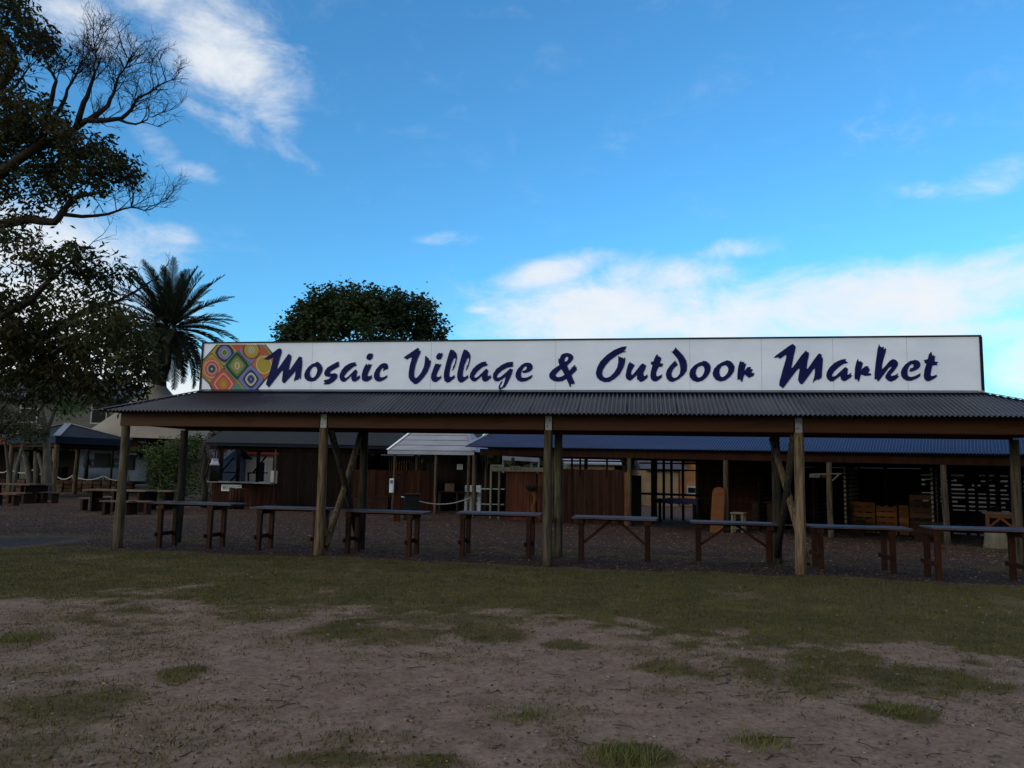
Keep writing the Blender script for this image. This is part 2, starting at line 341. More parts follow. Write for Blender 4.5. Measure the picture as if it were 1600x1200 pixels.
# ------------------------------------------------------------------ ground cover masks (world positions)
LOW = [(-400, 925), (0, 940), (150, 925), (300, 955), (450, 950), (600, 962), (800, 972), (950, 985), (1100, 990), (1300, 1012), (1600, 1035), (2000, 1070)]
LOWG = [ground(*p) for p in LOW]
def edge_y(x):
    for a, b in zip(LOWG, LOWG[1:]):
        if a.x <= x <= b.x: return a.y + (b.y - a.y) * (x - a.x) / (b.x - a.x)
    return LOWG[0].y if x < LOWG[0].x else LOWG[-1].y
PATCH = []
for (px, py, rx, ry, st) in [(1240, 1062, 125, 24, 1), (1420, 1062, 110, 22, 1), (1340, 1050, 160, 16, .9), (1405, 1114, 46, 14, .9), (1050, 1046, 46, 12, .8), (880, 1011, 34, 7, .8), (1180, 1043, 42, 13, .9),
        (20, 1000, 60, 22, .8), (110, 1110, 110, 38, .75), (250, 1150, 110, 40, .45), (30, 1170, 90, 50, .6), (290, 1056, 36, 12, .9), (400, 968, 60, 9, .8), (620, 995, 80, 14, .8), (760, 990, 60, 14, .8), (700, 970, 140, 10, .7),
        (520, 1192, 170, 16, .8), (980, 1182, 75, 20, 1), (1190, 1160, 36, 9, .8), (820, 1124, 32, 7, .8), (930, 1195, 60, 14, .8), (560, 1160, 70, 14, .6), (1110, 1195, 40, 8, .6), (1550, 1075, 60, 10, .5), (1000, 1020, 60, 9, .5), (690, 1030, 50, 7, .5), (400, 1100, 60, 9, .3), (1030, 1085, 50, 9, .45), (860, 1085, 60, 7, .35), (1590, 1120, 60, 14, .35), (180, 1030, 60, 10, .5), (60, 1050, 70, 12, .5)]:
    c = ground(px, py); ex = (ground(px + rx, py) - c).length; ey = abs(ground(px, py - ry).y - c.y)
    PATCH.append((c.x, c.y, ex, ey, st))
PATH0 = ground(60, 848)
def masks(x, y):
    """grass, mulch, path cover at a point of the ground, 0..1"""
    u, v = uv1((x, y, 0)); n = fbm(x, y, .9); n2 = fbm(x + 40, y, 3.2, 3)
    m = sm(-.55, -.1, v + n * .28 + n2 * .12)
    ey = edge_y(x)
    g = sm(-1.1, 1.0, y - ey + n * 1.9 + n2 * .9 + .5 * fbm(x, y + 9, 8, 2))
    g *= 0.62 + .38 * sm(-.5, .2, n + .35)
    for (cx, cy, ex, ey2, st) in PATCH:
        d = ((x - cx) / ex) ** 2 + ((y - cy) / ey2) ** 2
        if d < 3.5: g = max(g, st * sm(2.1, .15, d + n * 1.0 + n2 * .9))
    g = max(g, .46 * sm(-.05, .75, n + n2 * .7 + .35 * sm(1.0, 4.5, x) * sm(9.6, 6.2, y) * sm(4.2, 6.0, y) + .35 * sm(-1.2, -3.0, x)) * (1 - m))
    # a ribbon of grass between the table rows and along the far shed
    rib = sm(.9, .2, abs(v - 1.95 - n * .5)) * sm(-.35, .15, n2 + n * .5 + .1) * .75
    u2, v2 = uv2((x, y, 0))
    rib2 = sm(1.1, .3, abs(v2 + .35 + n * .5)) * sm(-.3, .3, n + .1) * .6 if u2 > 4 else 0
    rib3 = sm(1.2, .2, abs(y - 24.5 - n)) * .6 if x < -9 else 0
    g = g * (1 - m) + max(rib, rib2, rib3) * m
    p = sm(.9, .3, abs((y - PATH0.y) * .45 + n * .25)) * sm(-8.6, -9.4, x) if x < -8 else 0
    g *= (1 - p)
    return max(0, min(1, g)), m * (1 - p), p

def axis(lo, hi, step, far, grow=1.25):
    a = [lo + step * i for i in range(int((hi - lo) / step) + 1)]; s = step; x = a[-1]
    while x < far[1]: s *= grow; x += s; a.append(x)
    s = step; x = a[0]; pre = []
    while x > far[0]: s *= grow; x -= s; pre.append(x)
    return pre[::-1] + a
xs = axis(-13, 12, .09, (-700, 700)); ys = axis(3.2, 19, .07, (-120, 1500))
gv, gr, mu, pa = [], [], [], []
for y in ys:
    for x in xs:
        near = 3 < y < 30 and -22 < x < 22
        if near: g, m_, p_ = masks(x, y)
        else: g, m_, p_ = .3, (.8 if y > 14 else 0), 0
        z = 0
        if near: z = .03 * fbm(x, y, .5, 3) + .010 * fbm(x, y, 4.5, 3) + .006 * g + .008
        gv.append((x, y, z)); gr.append(g); mu.append(m_); pa.append(p_)
nx = len(xs)
gf = [(j * nx + i, j * nx + i + 1, (j + 1) * nx + i + 1, (j + 1) * nx + i) for j in range(len(ys) - 1) for i in range(nx - 1)]
me = bpy.data.meshes.new('ground'); me.from_pydata(gv, [], gf)
for nme, vals in (('grass', gr), ('mulch', mu), ('path', pa)):
    a_ = me.attributes.new(nme, 'FLOAT', 'POINT'); a_.data.foreach_set('value', vals)
me.polygons.foreach_set('use_smooth', [True] * len(gf))
m, nt, bs = nodes('earth_and_grass'); L = nt.links.new
tc = mk(nt, 'ShaderNodeTexCoord')
def nzs(scale, detail=6, rough=.6):
    n = mk(nt, 'ShaderNodeTexNoise', i_Scale=scale, i_Detail=detail, i_Roughness=rough); L(tc.outputs['Object'], n.inputs['Vector']); return n.outputs[0]
def ramp(fac, a, b, lo, hi):
    r_ = mk(nt, 'ShaderNodeMapRange', i_1=lo, i_2=hi); L(fac, r_.inputs[0])
    x = mk(nt, 'ShaderNodeMix', data_type='RGBA'); x.inputs[6].default_value = (*a, 1); x.inputs[7].default_value = (*b, 1); L(r_.outputs[0], x.inputs[0]); return x.outputs[2]
def mixc(fac, a, b, blend='MIX'):
    x = mk(nt, 'ShaderNodeMix', data_type='RGBA', blend_type=blend); L(fac, x.inputs[0]); L(a, x.inputs[6]); L(b, x.inputs[7]); return x.outputs[2]
def attr(n): return mk(nt, 'ShaderNodeAttribute', attribute_name=n).outputs['Fac']
big, mid_, fin, vfin = nzs(.55, 5), nzs(3.5, 8, .65), nzs(26, 6, .7), nzs(90, 4, .7)
soil = ramp(big, (.145, .104, .078), (.222, .168, .132), .35, .65)
soil2 = ramp(mid_, (.088, .058, .038), (.245, .186, .147), .3, .72)
x = mk(nt, 'ShaderNodeMix', data_type='RGBA', i_0=.6); L(soil, x.inputs[6]); L(soil2, x.inputs[7]); soil = x.outputs[2]
spk = ramp(fin, (.55, .52, .5), (1.25, 1.22, 1.2), .32, .66)
x = mk(nt, 'ShaderNodeMix', data_type='RGBA', blend_type='MULTIPLY', i_0=.8); L(soil, x.inputs[6]); L(spk, x.inputs[7]); soil = x.outputs[2]
dark = mk(nt, 'ShaderNodeMapRange', i_1=.55, i_2=.66); L(nzs(9, 8, .75), dark.inputs[0])
litc = ramp(fin, (.03, .02, .014), (.075, .05, .035), .35, .65)
soil = mixc(dark.outputs[0], soil, litc)
grassc = ramp(mid_, (.034, .034, .010), (.082, .070, .022), .3, .7)
x = mk(nt, 'ShaderNodeMix', data_type='RGBA', blend_type='MULTIPLY', i_0=.75); L(grassc, x.inputs[6]); L(ramp(vfin, (.45, .45, .45), (1.4, 1.4, 1.3), .35, .65), x.inputs[7]); grassc = x.outputs[2]
mulc = ramp(fin, (.012, .0065, .004), (.050, .027, .017), .3, .7)
vor = mk(nt, 'ShaderNodeTexVoronoi', i_Scale=34); L(tc.outputs['Object'], vor.inputs['Vector'])
vt = mk(nt, 'ShaderNodeSeparateColor'); L(vor.outputs['Color'], vt.inputs[0])
chip = mk(nt, 'ShaderNodeMapRange', i_1=.80, i_2=.95); L(vt.outputs[0], chip.inputs[0])
chc = ramp(vt.outputs[1], (.06, .032, .022), (.15, .095, .07), 0, 1)
mulc = mixc(chip.outputs[0], mulc, chc)
pathc = ramp(fin, (.024, .02, .019), (.046, .041, .039), .3, .7)
gsum = mk(nt, 'ShaderNodeMath', operation='MULTIPLY_ADD', i_1=.9, i_2=-.45); L(nzs(14, 7, .75), gsum.inputs[0])
ga = mk(nt, 'ShaderNodeMath', operation='ADD'); L(gsum.outputs[0], ga.inputs[0]); L(attr('grass'), ga.inputs[1])
gfac = mk(nt, 'ShaderNodeMapRange', interpolation_type='SMOOTHSTEP', i_1=.24, i_2=.82, i_4=.92); L(ga.outputs[0], gfac.inputs[0])
dry = mk(nt, 'ShaderNodeMapRange', i_1=.85, i_2=.35); L(ga.outputs[0], dry.inputs[0])
x = mk(nt, 'ShaderNodeMix', data_type='RGBA', blend_type='MULTIPLY', i_0=1.0); L(grassc, x.inputs[6]); L(ramp(nzs(1.3, 5, .6), (.6, .68, .6), (1.25, 1.15, 1.1), .35, .65), x.inputs[7]); grassc = x.outputs[2]
grassc = mixc(dry.outputs[0], grassc, ramp(fin, (.05, .032, .016), (.13, .085, .045), .3, .7))
c = mixc(attr('mulch'), soil, mulc); c = mixc(attr('path'), c, pathc); c = mixc(gfac.outputs[0], c, grassc)
L(c, bs.inputs['Base Color']); bs.inputs['Roughness'].default_value = .95; bs.inputs['Specular IOR Level'].default_value = .15
hsum = mk(nt, 'ShaderNodeMath', operation='ADD'); L(fin, hsum.inputs[0]); L(mid_, hsum.inputs[1])
b = mk(nt, 'ShaderNodeBump', i_Strength=.7, i_Distance=.03); L(hsum.outputs[0], b.inputs['Height']); L(b.outputs[0], bs.inputs['Normal'])
me.materials.append(m); go = bpy.data.objects.new('ground', me); col.objects.link(go); tag(go, kind='structure')
def gz(x, y): return .03 * fbm(x, y, .5, 3) + .010 * fbm(x, y, 4.5, 3) + .010

# grass blades, litter, pebbles (nobody could count them)
def blade(mb, x, y, z, h, wd, lean, tone):
    a = random.uniform(0, 6.283); ca, sa = math.cos(a), math.sin(a); b_ = random.uniform(0, 6.283)
    lx, ly = math.cos(b_) * lean, math.sin(b_) * lean
    i = len(mb.v)
    mb.v += [Vector((x - ca * wd, y - sa * wd, z)), Vector((x + ca * wd, y + sa * wd, z)), Vector((x + ca * wd * .6 + lx * .5, y + sa * wd * .6 + ly * .5, z + h * .65)), Vector((x - ca * wd * .6 + lx * .5, y - sa * wd * .6 + ly * .5, z + h * .65)), Vector((x + lx, y + ly, z + h * (1 - .3 * lean / max(h, .01) * .5)))]
    mb.face([i, i + 1, i + 2, i + 3], tone); mb.face([i + 3, i + 2, i + 4], tone)
mb = MB(); n_ = 0
while n_ < 100000:
    y = 4.0 + 15 * random.random() ** 1.0; x = random.uniform(-.72, .72) * (y + .6)
    g, m_, p_ = masks(x, y)
    if random.random() > g * (1 if m_ < .5 else .5) or g < .12: continue
    h = random.uniform(.012, .035) * (.6 + .6 * g); k = 1 + max(0, (y - 7) * .08)
    blade(mb, x, y, gz(x, y), h, random.uniform(.0025, .0045) * k, random.uniform(.005, .03), min(1, random.random() * .7 + .3 * sm(-.4, .6, fbm(x, y, 1.6, 2)))); n_ += 1
o = mb.build('grass', M['grassblade']); tag(o, 'short patchy lawn of green and yellowed blades in front of the market shelter', 'grass', kind='stuff')
mb = MB(); n_ = 0
while n_ < 42000:
    y = random.uniform(4, 30); x = random.uniform(-.72, .72) * (y + .6)
    g, m_, p_ = masks(x, y)
    pr = .34 if m_ < .5 else 1.0
    if random.random() > pr: continue
    s_ = random.uniform(.006, .020) * (1 if m_ < .5 else 1.25 + .03 * y); a = random.uniform(0, 6.283); e = random.uniform(.25, .7)
    z = gz(x, y) + .004; dx, dy = math.cos(a) * s_, math.sin(a) * s_
    mb.poly([(x - dx, y - dy, z + random.uniform(0, .01)), (x + dy * e, y - dx * e, z + random.uniform(0, .012)), (x + dx, y + dy, z + random.uniform(0, .012)), (x - dy * e, y + dx * e, z)], random.random() ** 2); n_ += 1
o = mb.build('leaf_litter', M['litter']); tag(o, 'brown fallen leaves and bark chips scattered over the bare earth', 'leaf litter', kind='stuff')
mb = MB()
for _ in range(900):
    y = 4 + 6 * random.random(); x = random.uniform(-.72, .72) * (y + .6); s_ = random.uniform(.004, .011) if random.random() < .95 else random.uniform(.012, .018)
    mb.box((x, y, gz(x, y) + s_ * .3), (s_ * 2, s_ * 1.5, s_), Matrix.Rotation(random.uniform(0, 6), 3, 'Z') @ Matrix.Rotation(random.uniform(-.4, .4), 3, 'X'), random.random(), bev=s_ * .28)
o = mb.build('pebbles', M['pebble']); tag(o, 'small grey stones strewn over the bare earth', 'pebbles', kind='stuff')
mb = MB()                                  # dead twigs lying on the bare earth
for _ in range(130):
    y = 4.2 + 5.5 * random.random(); x = random.uniform(-.7, .7) * (y + .4); a = random.uniform(0, 6.28); z = gz(x, y) + .006; P = []
    for k in range(4):
        P.append((x, y, z + random.uniform(0, .006))); a += random.uniform(-.6, .6); d_ = random.uniform(.03, .07); x += math.cos(a) * d_; y += math.sin(a) * d_
    mb.tube(P, [.003, .003, .0025, .0015], 4)
o = mb.build('twigs', M['bark']); tag(o, 'thin dark dead twigs lying on the bare earth', 'twigs', kind='stuff')
# separate tall tufts in the foreground
TUFT = [(820, 1128, 'low yellow-green grass tuft on bare earth near the middle of the foreground', .10, 60), (1190, 1165, 'small bright grass tuft on bare earth, right of the lower middle', .10, 60),
        (970, 1190, 'largest bright grass tuft at the lower edge of the bare earth', .12, 120), (25, 1000, 'green grass tuft at the far left of the bare earth', .09, 90), (1405, 1114, 'flat green grass tuft at the right below the wide grass patch', .06, 110)]
for (px, py, lb, hh, nn) in TUFT:
    c = ground(px, py); c.z = gz(c.x, c.y); t = thing('grass_tuft', lb, 'grass tuft', c, 0, 'grass tufts on the bare earth'); mb = MB()
    for _ in range(nn * 2):
        rr = .16 * math.sqrt(random.random()) * (hh / .1) ** .5; a = random.uniform(0, 6.28)
        blade(mb, c.x + rr * 1.25 * math.cos(a), c.y + rr * .9 * math.sin(a), c.z, hh * random.uniform(.35, 1), .003, random.uniform(.02, .09), random.random())
    mb.build('blades', M['tuftblade'], t)
# ------------------------------------------------------------------ market shelter
EAVE_V, RIDGE_V, BACK_V = -.45, .77, 1.99
EAVE_Z, RIDGE_Z = 2.60, 3.10
UL, UR = -8.45, 8.76                    # eave ends
RL, RR = -7.06, 7.34                    # ridge ends
shelter = thing('market_shelter', 'long open market shelter with dark corrugated hipped roof on round timber poles', 'shelter', S1(0, 0), math.atan2(D1.y, D1.x))
def corrugated(P, w_, h0, h1, pitch, amp, nrm, toplim, seg=10):
    """sheet over a run w_ along axis; toplim(s) in 0..1 gives how far up the slope it reaches"""
    mb = MB(); n = int(w_ / pitch * seg); rows = []
    for i in range(n + 1):
        s = w_ * i / n; t1 = toplim(s)
        if t1 is None: continue
        a = amp * math.sin(2 * math.pi * s / pitch) if pitch else 0
        rows.append((P(s, 0) + nrm * a, P(s, t1) + nrm * a))
    base = len(mb.v)
    for r_ in rows: mb.v += list(r_)
    for i in range(len(rows) - 1): mb.face([base + 2 * i, base + 2 * i + 2, base + 2 * i + 3, base + 2 * i + 1], .5 + .5 * math.sin(2 * math.pi * (i + .5) / seg) if pitch else .5, True)  # crests light, troughs dark: sheen of the ribs put into the tone
    th = len(mb.v)
    for r_ in rows: mb.v += [r_[0] - nrm * .004, r_[1] - nrm * .004]
    for i in range(len(rows) - 1): mb.face([th + 2 * i + 1, th + 2 * i + 3, th + 2 * i + 2, th + 2 * i], .5, True)
    return mb
def join(*ms):
    r_ = MB()
    for q in ms:
        b_ = len(r_.v); r_.v += q.v
        for f_, t_, s_ in zip(q.f, q.t, q.sm): r_.face([i + b_ for i in f_], t_, s_)
    return r_
def hip_roof(S, ul, ur, rl, rr, v0, vr, v1, ez, rz, pitch, amp, D, N, ez2=None):
    rise = rz - ez; e2 = ez if ez2 is None else ez2
    def zof(u): return ez + (e2 - ez) * (u - ul) / (ur - ul)
    out_ = []
    for sgn, va in ((1, v0), (-1, v1)):
        nrm = (Vector((0, 0, 1)) * abs(vr - va) - N * (sgn * rise)).normalized()
        def top(s):
            u = ul + s
            if u < rl: return (u - ul) / (rl - ul)
            if u > rr: return (ur - u) / (ur - rr)
            return 1.0
        out_.append(corrugated(lambda s, t, va=va: S(ul + s, va + (vr - va) * t, zof(ul + s) + rise * t), ur - ul, 0, 0, pitch, amp, nrm, top))
    for ue, ri, sg in ((ul, rl, 1), (ur, rr, -1)):
        run = abs(ri - ue)
        nrm = (Vector((0, 0, 1)) * run - D * (sg * rise)).normalized(); half = (v1 - v0) / 2
        out_.append(corrugated(lambda s, t, ue=ue, ri=ri: S(ue + (ri - ue) * t, v0 + s, zof(ue) + rise * t), v1 - v0, 0, 0, pitch, amp, nrm, lambda s: min(s / (vr - v0), (v1 - v0 - s) / (v1 - vr))))
    return join(*out_)
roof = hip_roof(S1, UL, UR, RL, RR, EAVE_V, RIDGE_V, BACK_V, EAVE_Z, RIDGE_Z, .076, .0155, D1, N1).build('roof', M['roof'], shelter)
mb = MB().bar(S1(RL, RIDGE_V - .07, RIDGE_Z + .005), S1(RR, RIDGE_V - .07, RIDGE_Z + .005), .16, .012, N1 * -.4 + Vector((0, 0, 1)))
mb.bar(S1(RL, RIDGE_V + .07, RIDGE_Z + .005), S1(RR, RIDGE_V + .07, RIDGE_Z + .005), .16, .012, N1 * .4 + Vector((0, 0, 1)))
mb.build('ridge_cap', M['roof'], roof)
for (ue, ri) in ((UL, RL), (UR, RR)):
    for ve in (EAVE_V, BACK_V):
        MB().bar(S1(ue, ve, EAVE_Z + .022), S1(ri, RIDGE_V, RIDGE_Z + .022), .16, .014, tone=.5).build('hip_cap', M['ridge'], roof)
PU = [-8.14, -4.12, .045, 4.23, 8.42]; PUB = [-7.9, -3.9, .065, 4.11, 8.18]
BZ0, BZ1 = 2.335, 2.585
for (a, b_) in zip(PU, PU[1:]):
    MB().bar(S1(a + (.075 if a > -8 else -.13), -.02, (BZ0 + BZ1) / 2), S1(b_ - .075, -.02, (BZ0 + BZ1) / 2), .07, BZ1 - BZ0, bev=.006).build('beam', M['beam'], shelter)
for (a, b_) in zip(PUB, PUB[1:]):
    MB().bar(S1(a, 1.56, (BZ0 + BZ1) / 2), S1(b_ - .003, 1.56, (BZ0 + BZ1) / 2), .07, BZ1 - BZ0, bev=.006).build('beam', M['beam'], shelter)
for u0, u1 in ((-8.14, -7.95), (8.36, 8.13)):
    MB().bar(S1(u0 + .05, .06, BZ0 + .135), S1(u1 + .05, 1.5, BZ0 + .135), .06, .22, bev=.006).build('beam', M['beam'], shelter)
def pole(p, z1, r0, r1, m_, parent, lean=(0, 0), name='post'):
    p = Vector(p); n = 9; P = []; Rr = []
    ph = random.uniform(0, 6)
    for k in range(n):
        t = k / (n - 1); z = -.12 + (z1 + .12) * t
        P.append(Vector((p.x + lean[0] * t + .008 * math.sin(ph + 4 * t), p.y + lean[1] * t + .008 * math.cos(ph * 2 + 5 * t), z))); Rr.append(r0 + (r1 - r0) * t + random.uniform(-.003, .003))
    return MB().tube(P, Rr, 12).build(name, M[m_], parent)
FR = ['polegrey', 'pole', 'polegrey', 'pole', 'pole']
for k, u in enumerate(PU): pole(S1(u, -.02), BZ0 if k else 2.33, .092, .078, FR[k], shelter, (-.03 if k == 0 else 0, 0))
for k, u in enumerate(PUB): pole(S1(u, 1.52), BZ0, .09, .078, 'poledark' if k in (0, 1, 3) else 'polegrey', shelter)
for u in PU[1:-1]:
    q = MB().bar(S1(u, -.062, BZ0 - .01), S1(u, -.062, BZ1 + .0), .115, .006, N1, tone=.5)
    q.build('bracket', M['galv'], shelter)
    for dz, dx in ((.07, -.025), (.17, .025)): MB().tube([S1(u + dx, -.066, BZ0 + dz), S1(u + dx, -.076, BZ0 + dz)], .011, 6).build('bolt', M['black'], shelter)
for u, ub in ((PU[1], PUB[1]), (PU[3], PUB[3])):     # crossed braces between a front and a rear pole
    for (p, q) in (((u + .10, .05, .18), (ub - .07, 1.46, 2.3)), ((u - .06 if u > 0 else u + .1, .05, 2.3), (ub - .02, 1.46, .15))):
        a, b_ = S1(*p), S1(*q); c = (a + b_) / 2 + Vector((.015, 0, .01))
        MB().tube([a, c, b_], [.062, .058, .055], 10).build('brace', M['pole' if p[2] < 1 else 'poledark'], shelter)
for k in range(18):                                    # rafters under the sheets
    u = RL + .1 + (RR - RL - .2) * k / 17
    for va in (EAVE_V + .1, BACK_V - .1):
        MB().bar(S1(u, va, EAVE_Z - .01), S1(u, RIDGE_V, RIDGE_Z - .055), .05, .07, tone=.5).build('rafter', M['plankdark'], shelter)

# ------------------------------------------------------------------ sign board on the ridge
SV = RIDGE_V - .02
SO = S1(0, SV); 
def sg(px, py, off=0.0): return onplane(px, py, SO - N1 * off, N1)
su0 = uv1(sg(316, 575))[0]; su1 = uv1(sg(1532, 570))[0]; sz0, sz1 = RIDGE_Z + .015, (sg(855, 532)).z
sign = thing('sign_board', 'long white board with navy brush lettering and a mosaic emblem along the shelter ridge', 'sign', S1((su0 + su1) / 2, SV, sz0), math.atan2(D1.y, D1.x))
panel = MB().bar(S1(su0, SV + .02, (sz0 + sz1) / 2), S1(su1, SV + .02, (sz0 + sz1) / 2), .03, sz1 - sz0, tone=.5).build('panel', M['signwhite'], sign)
for a, b_ in ((S1(su0 - .03, SV + .012, sz1 + .015), S1(su1 + .03, SV + .012, sz1 + .015)), (S1(su0 - .03, SV + .012, sz0 - .012), S1(su1 + .03, SV + .012, sz0 - .012)),
              (S1(su0 - .016, SV + .012, sz0 + .003), S1(su0 - .016, SV + .012, sz1)), (S1(su1 + .02, SV + .012, sz0 + .003), S1(su1 + .02, SV + .012, sz1))):
    vert = abs((b_ - a).z) > .1
    MB().bar(a, b_, .06, .024 if not vert else (.032 if a.x < 0 else .045), (0, 0, 1) if not vert else D1, tone=.5).build('frame', M['signframe'], sign)
for px in (487, 673, 868, 1078, 1190, 1302, 1418):     # joints between the sheets
    u = uv1(sg(px, 575))[0]
    MB().bar(S1(u, SV + .0045, sz0 + .01), S1(u, SV + .0045, sz1 - .01), .0035, .002, N1, tone=.5).build('joint', M['galv'], sign)
for k in range(9):                                      # struts that hold the board up behind
    u = su0 + .5 + (su1 - su0 - 1) * k / 8
    MB().bar(S1(u, SV + .06, RIDGE_Z + .02), S1(u, SV + .06, sz1 - .05), .05, .05, N1, tone=.5).build('strut', M['galv'], sign)

def fillpoly(loops, off, name, material, parent, thick=.003):
    """flat raised shape on the sign: first loop outer, others holes (photo pixels on the board)"""
    bm = bmesh.new(); es = []
    for lp in loops:
        vs = [bm.verts.new(sg(px, py, off)) for (px, py) in lp]
        es += [bm.edges.new((vs[i], vs[(i + 1) % len(vs)])) for i in range(len(vs))]
    r_ = bmesh.ops.triangle_fill(bm, edges=es, use_beauty=True, use_dissolve=False)
    fs = [f for f in bm.faces]
    for f in fs:
        if f.normal.dot(N1) > 0: f.normal_flip()
    mw = MWS[sign['_mw']].inverted(); bmesh.ops.transform(bm, matrix=mw, verts=bm.verts)
    me = bpy.data.meshes.new(name); bm.to_mesh(me); bm.free()
    a_ = me.attributes.new('tone', 'FLOAT', 'FACE'); a_.data.foreach_set('value', [.5] * len(me.polygons))
    me.materials.append(material); o = bpy.data.objects.new(name, me); col.objects.link(o); o.parent = parent; o['_mw'] = sign['_mw']
    return o
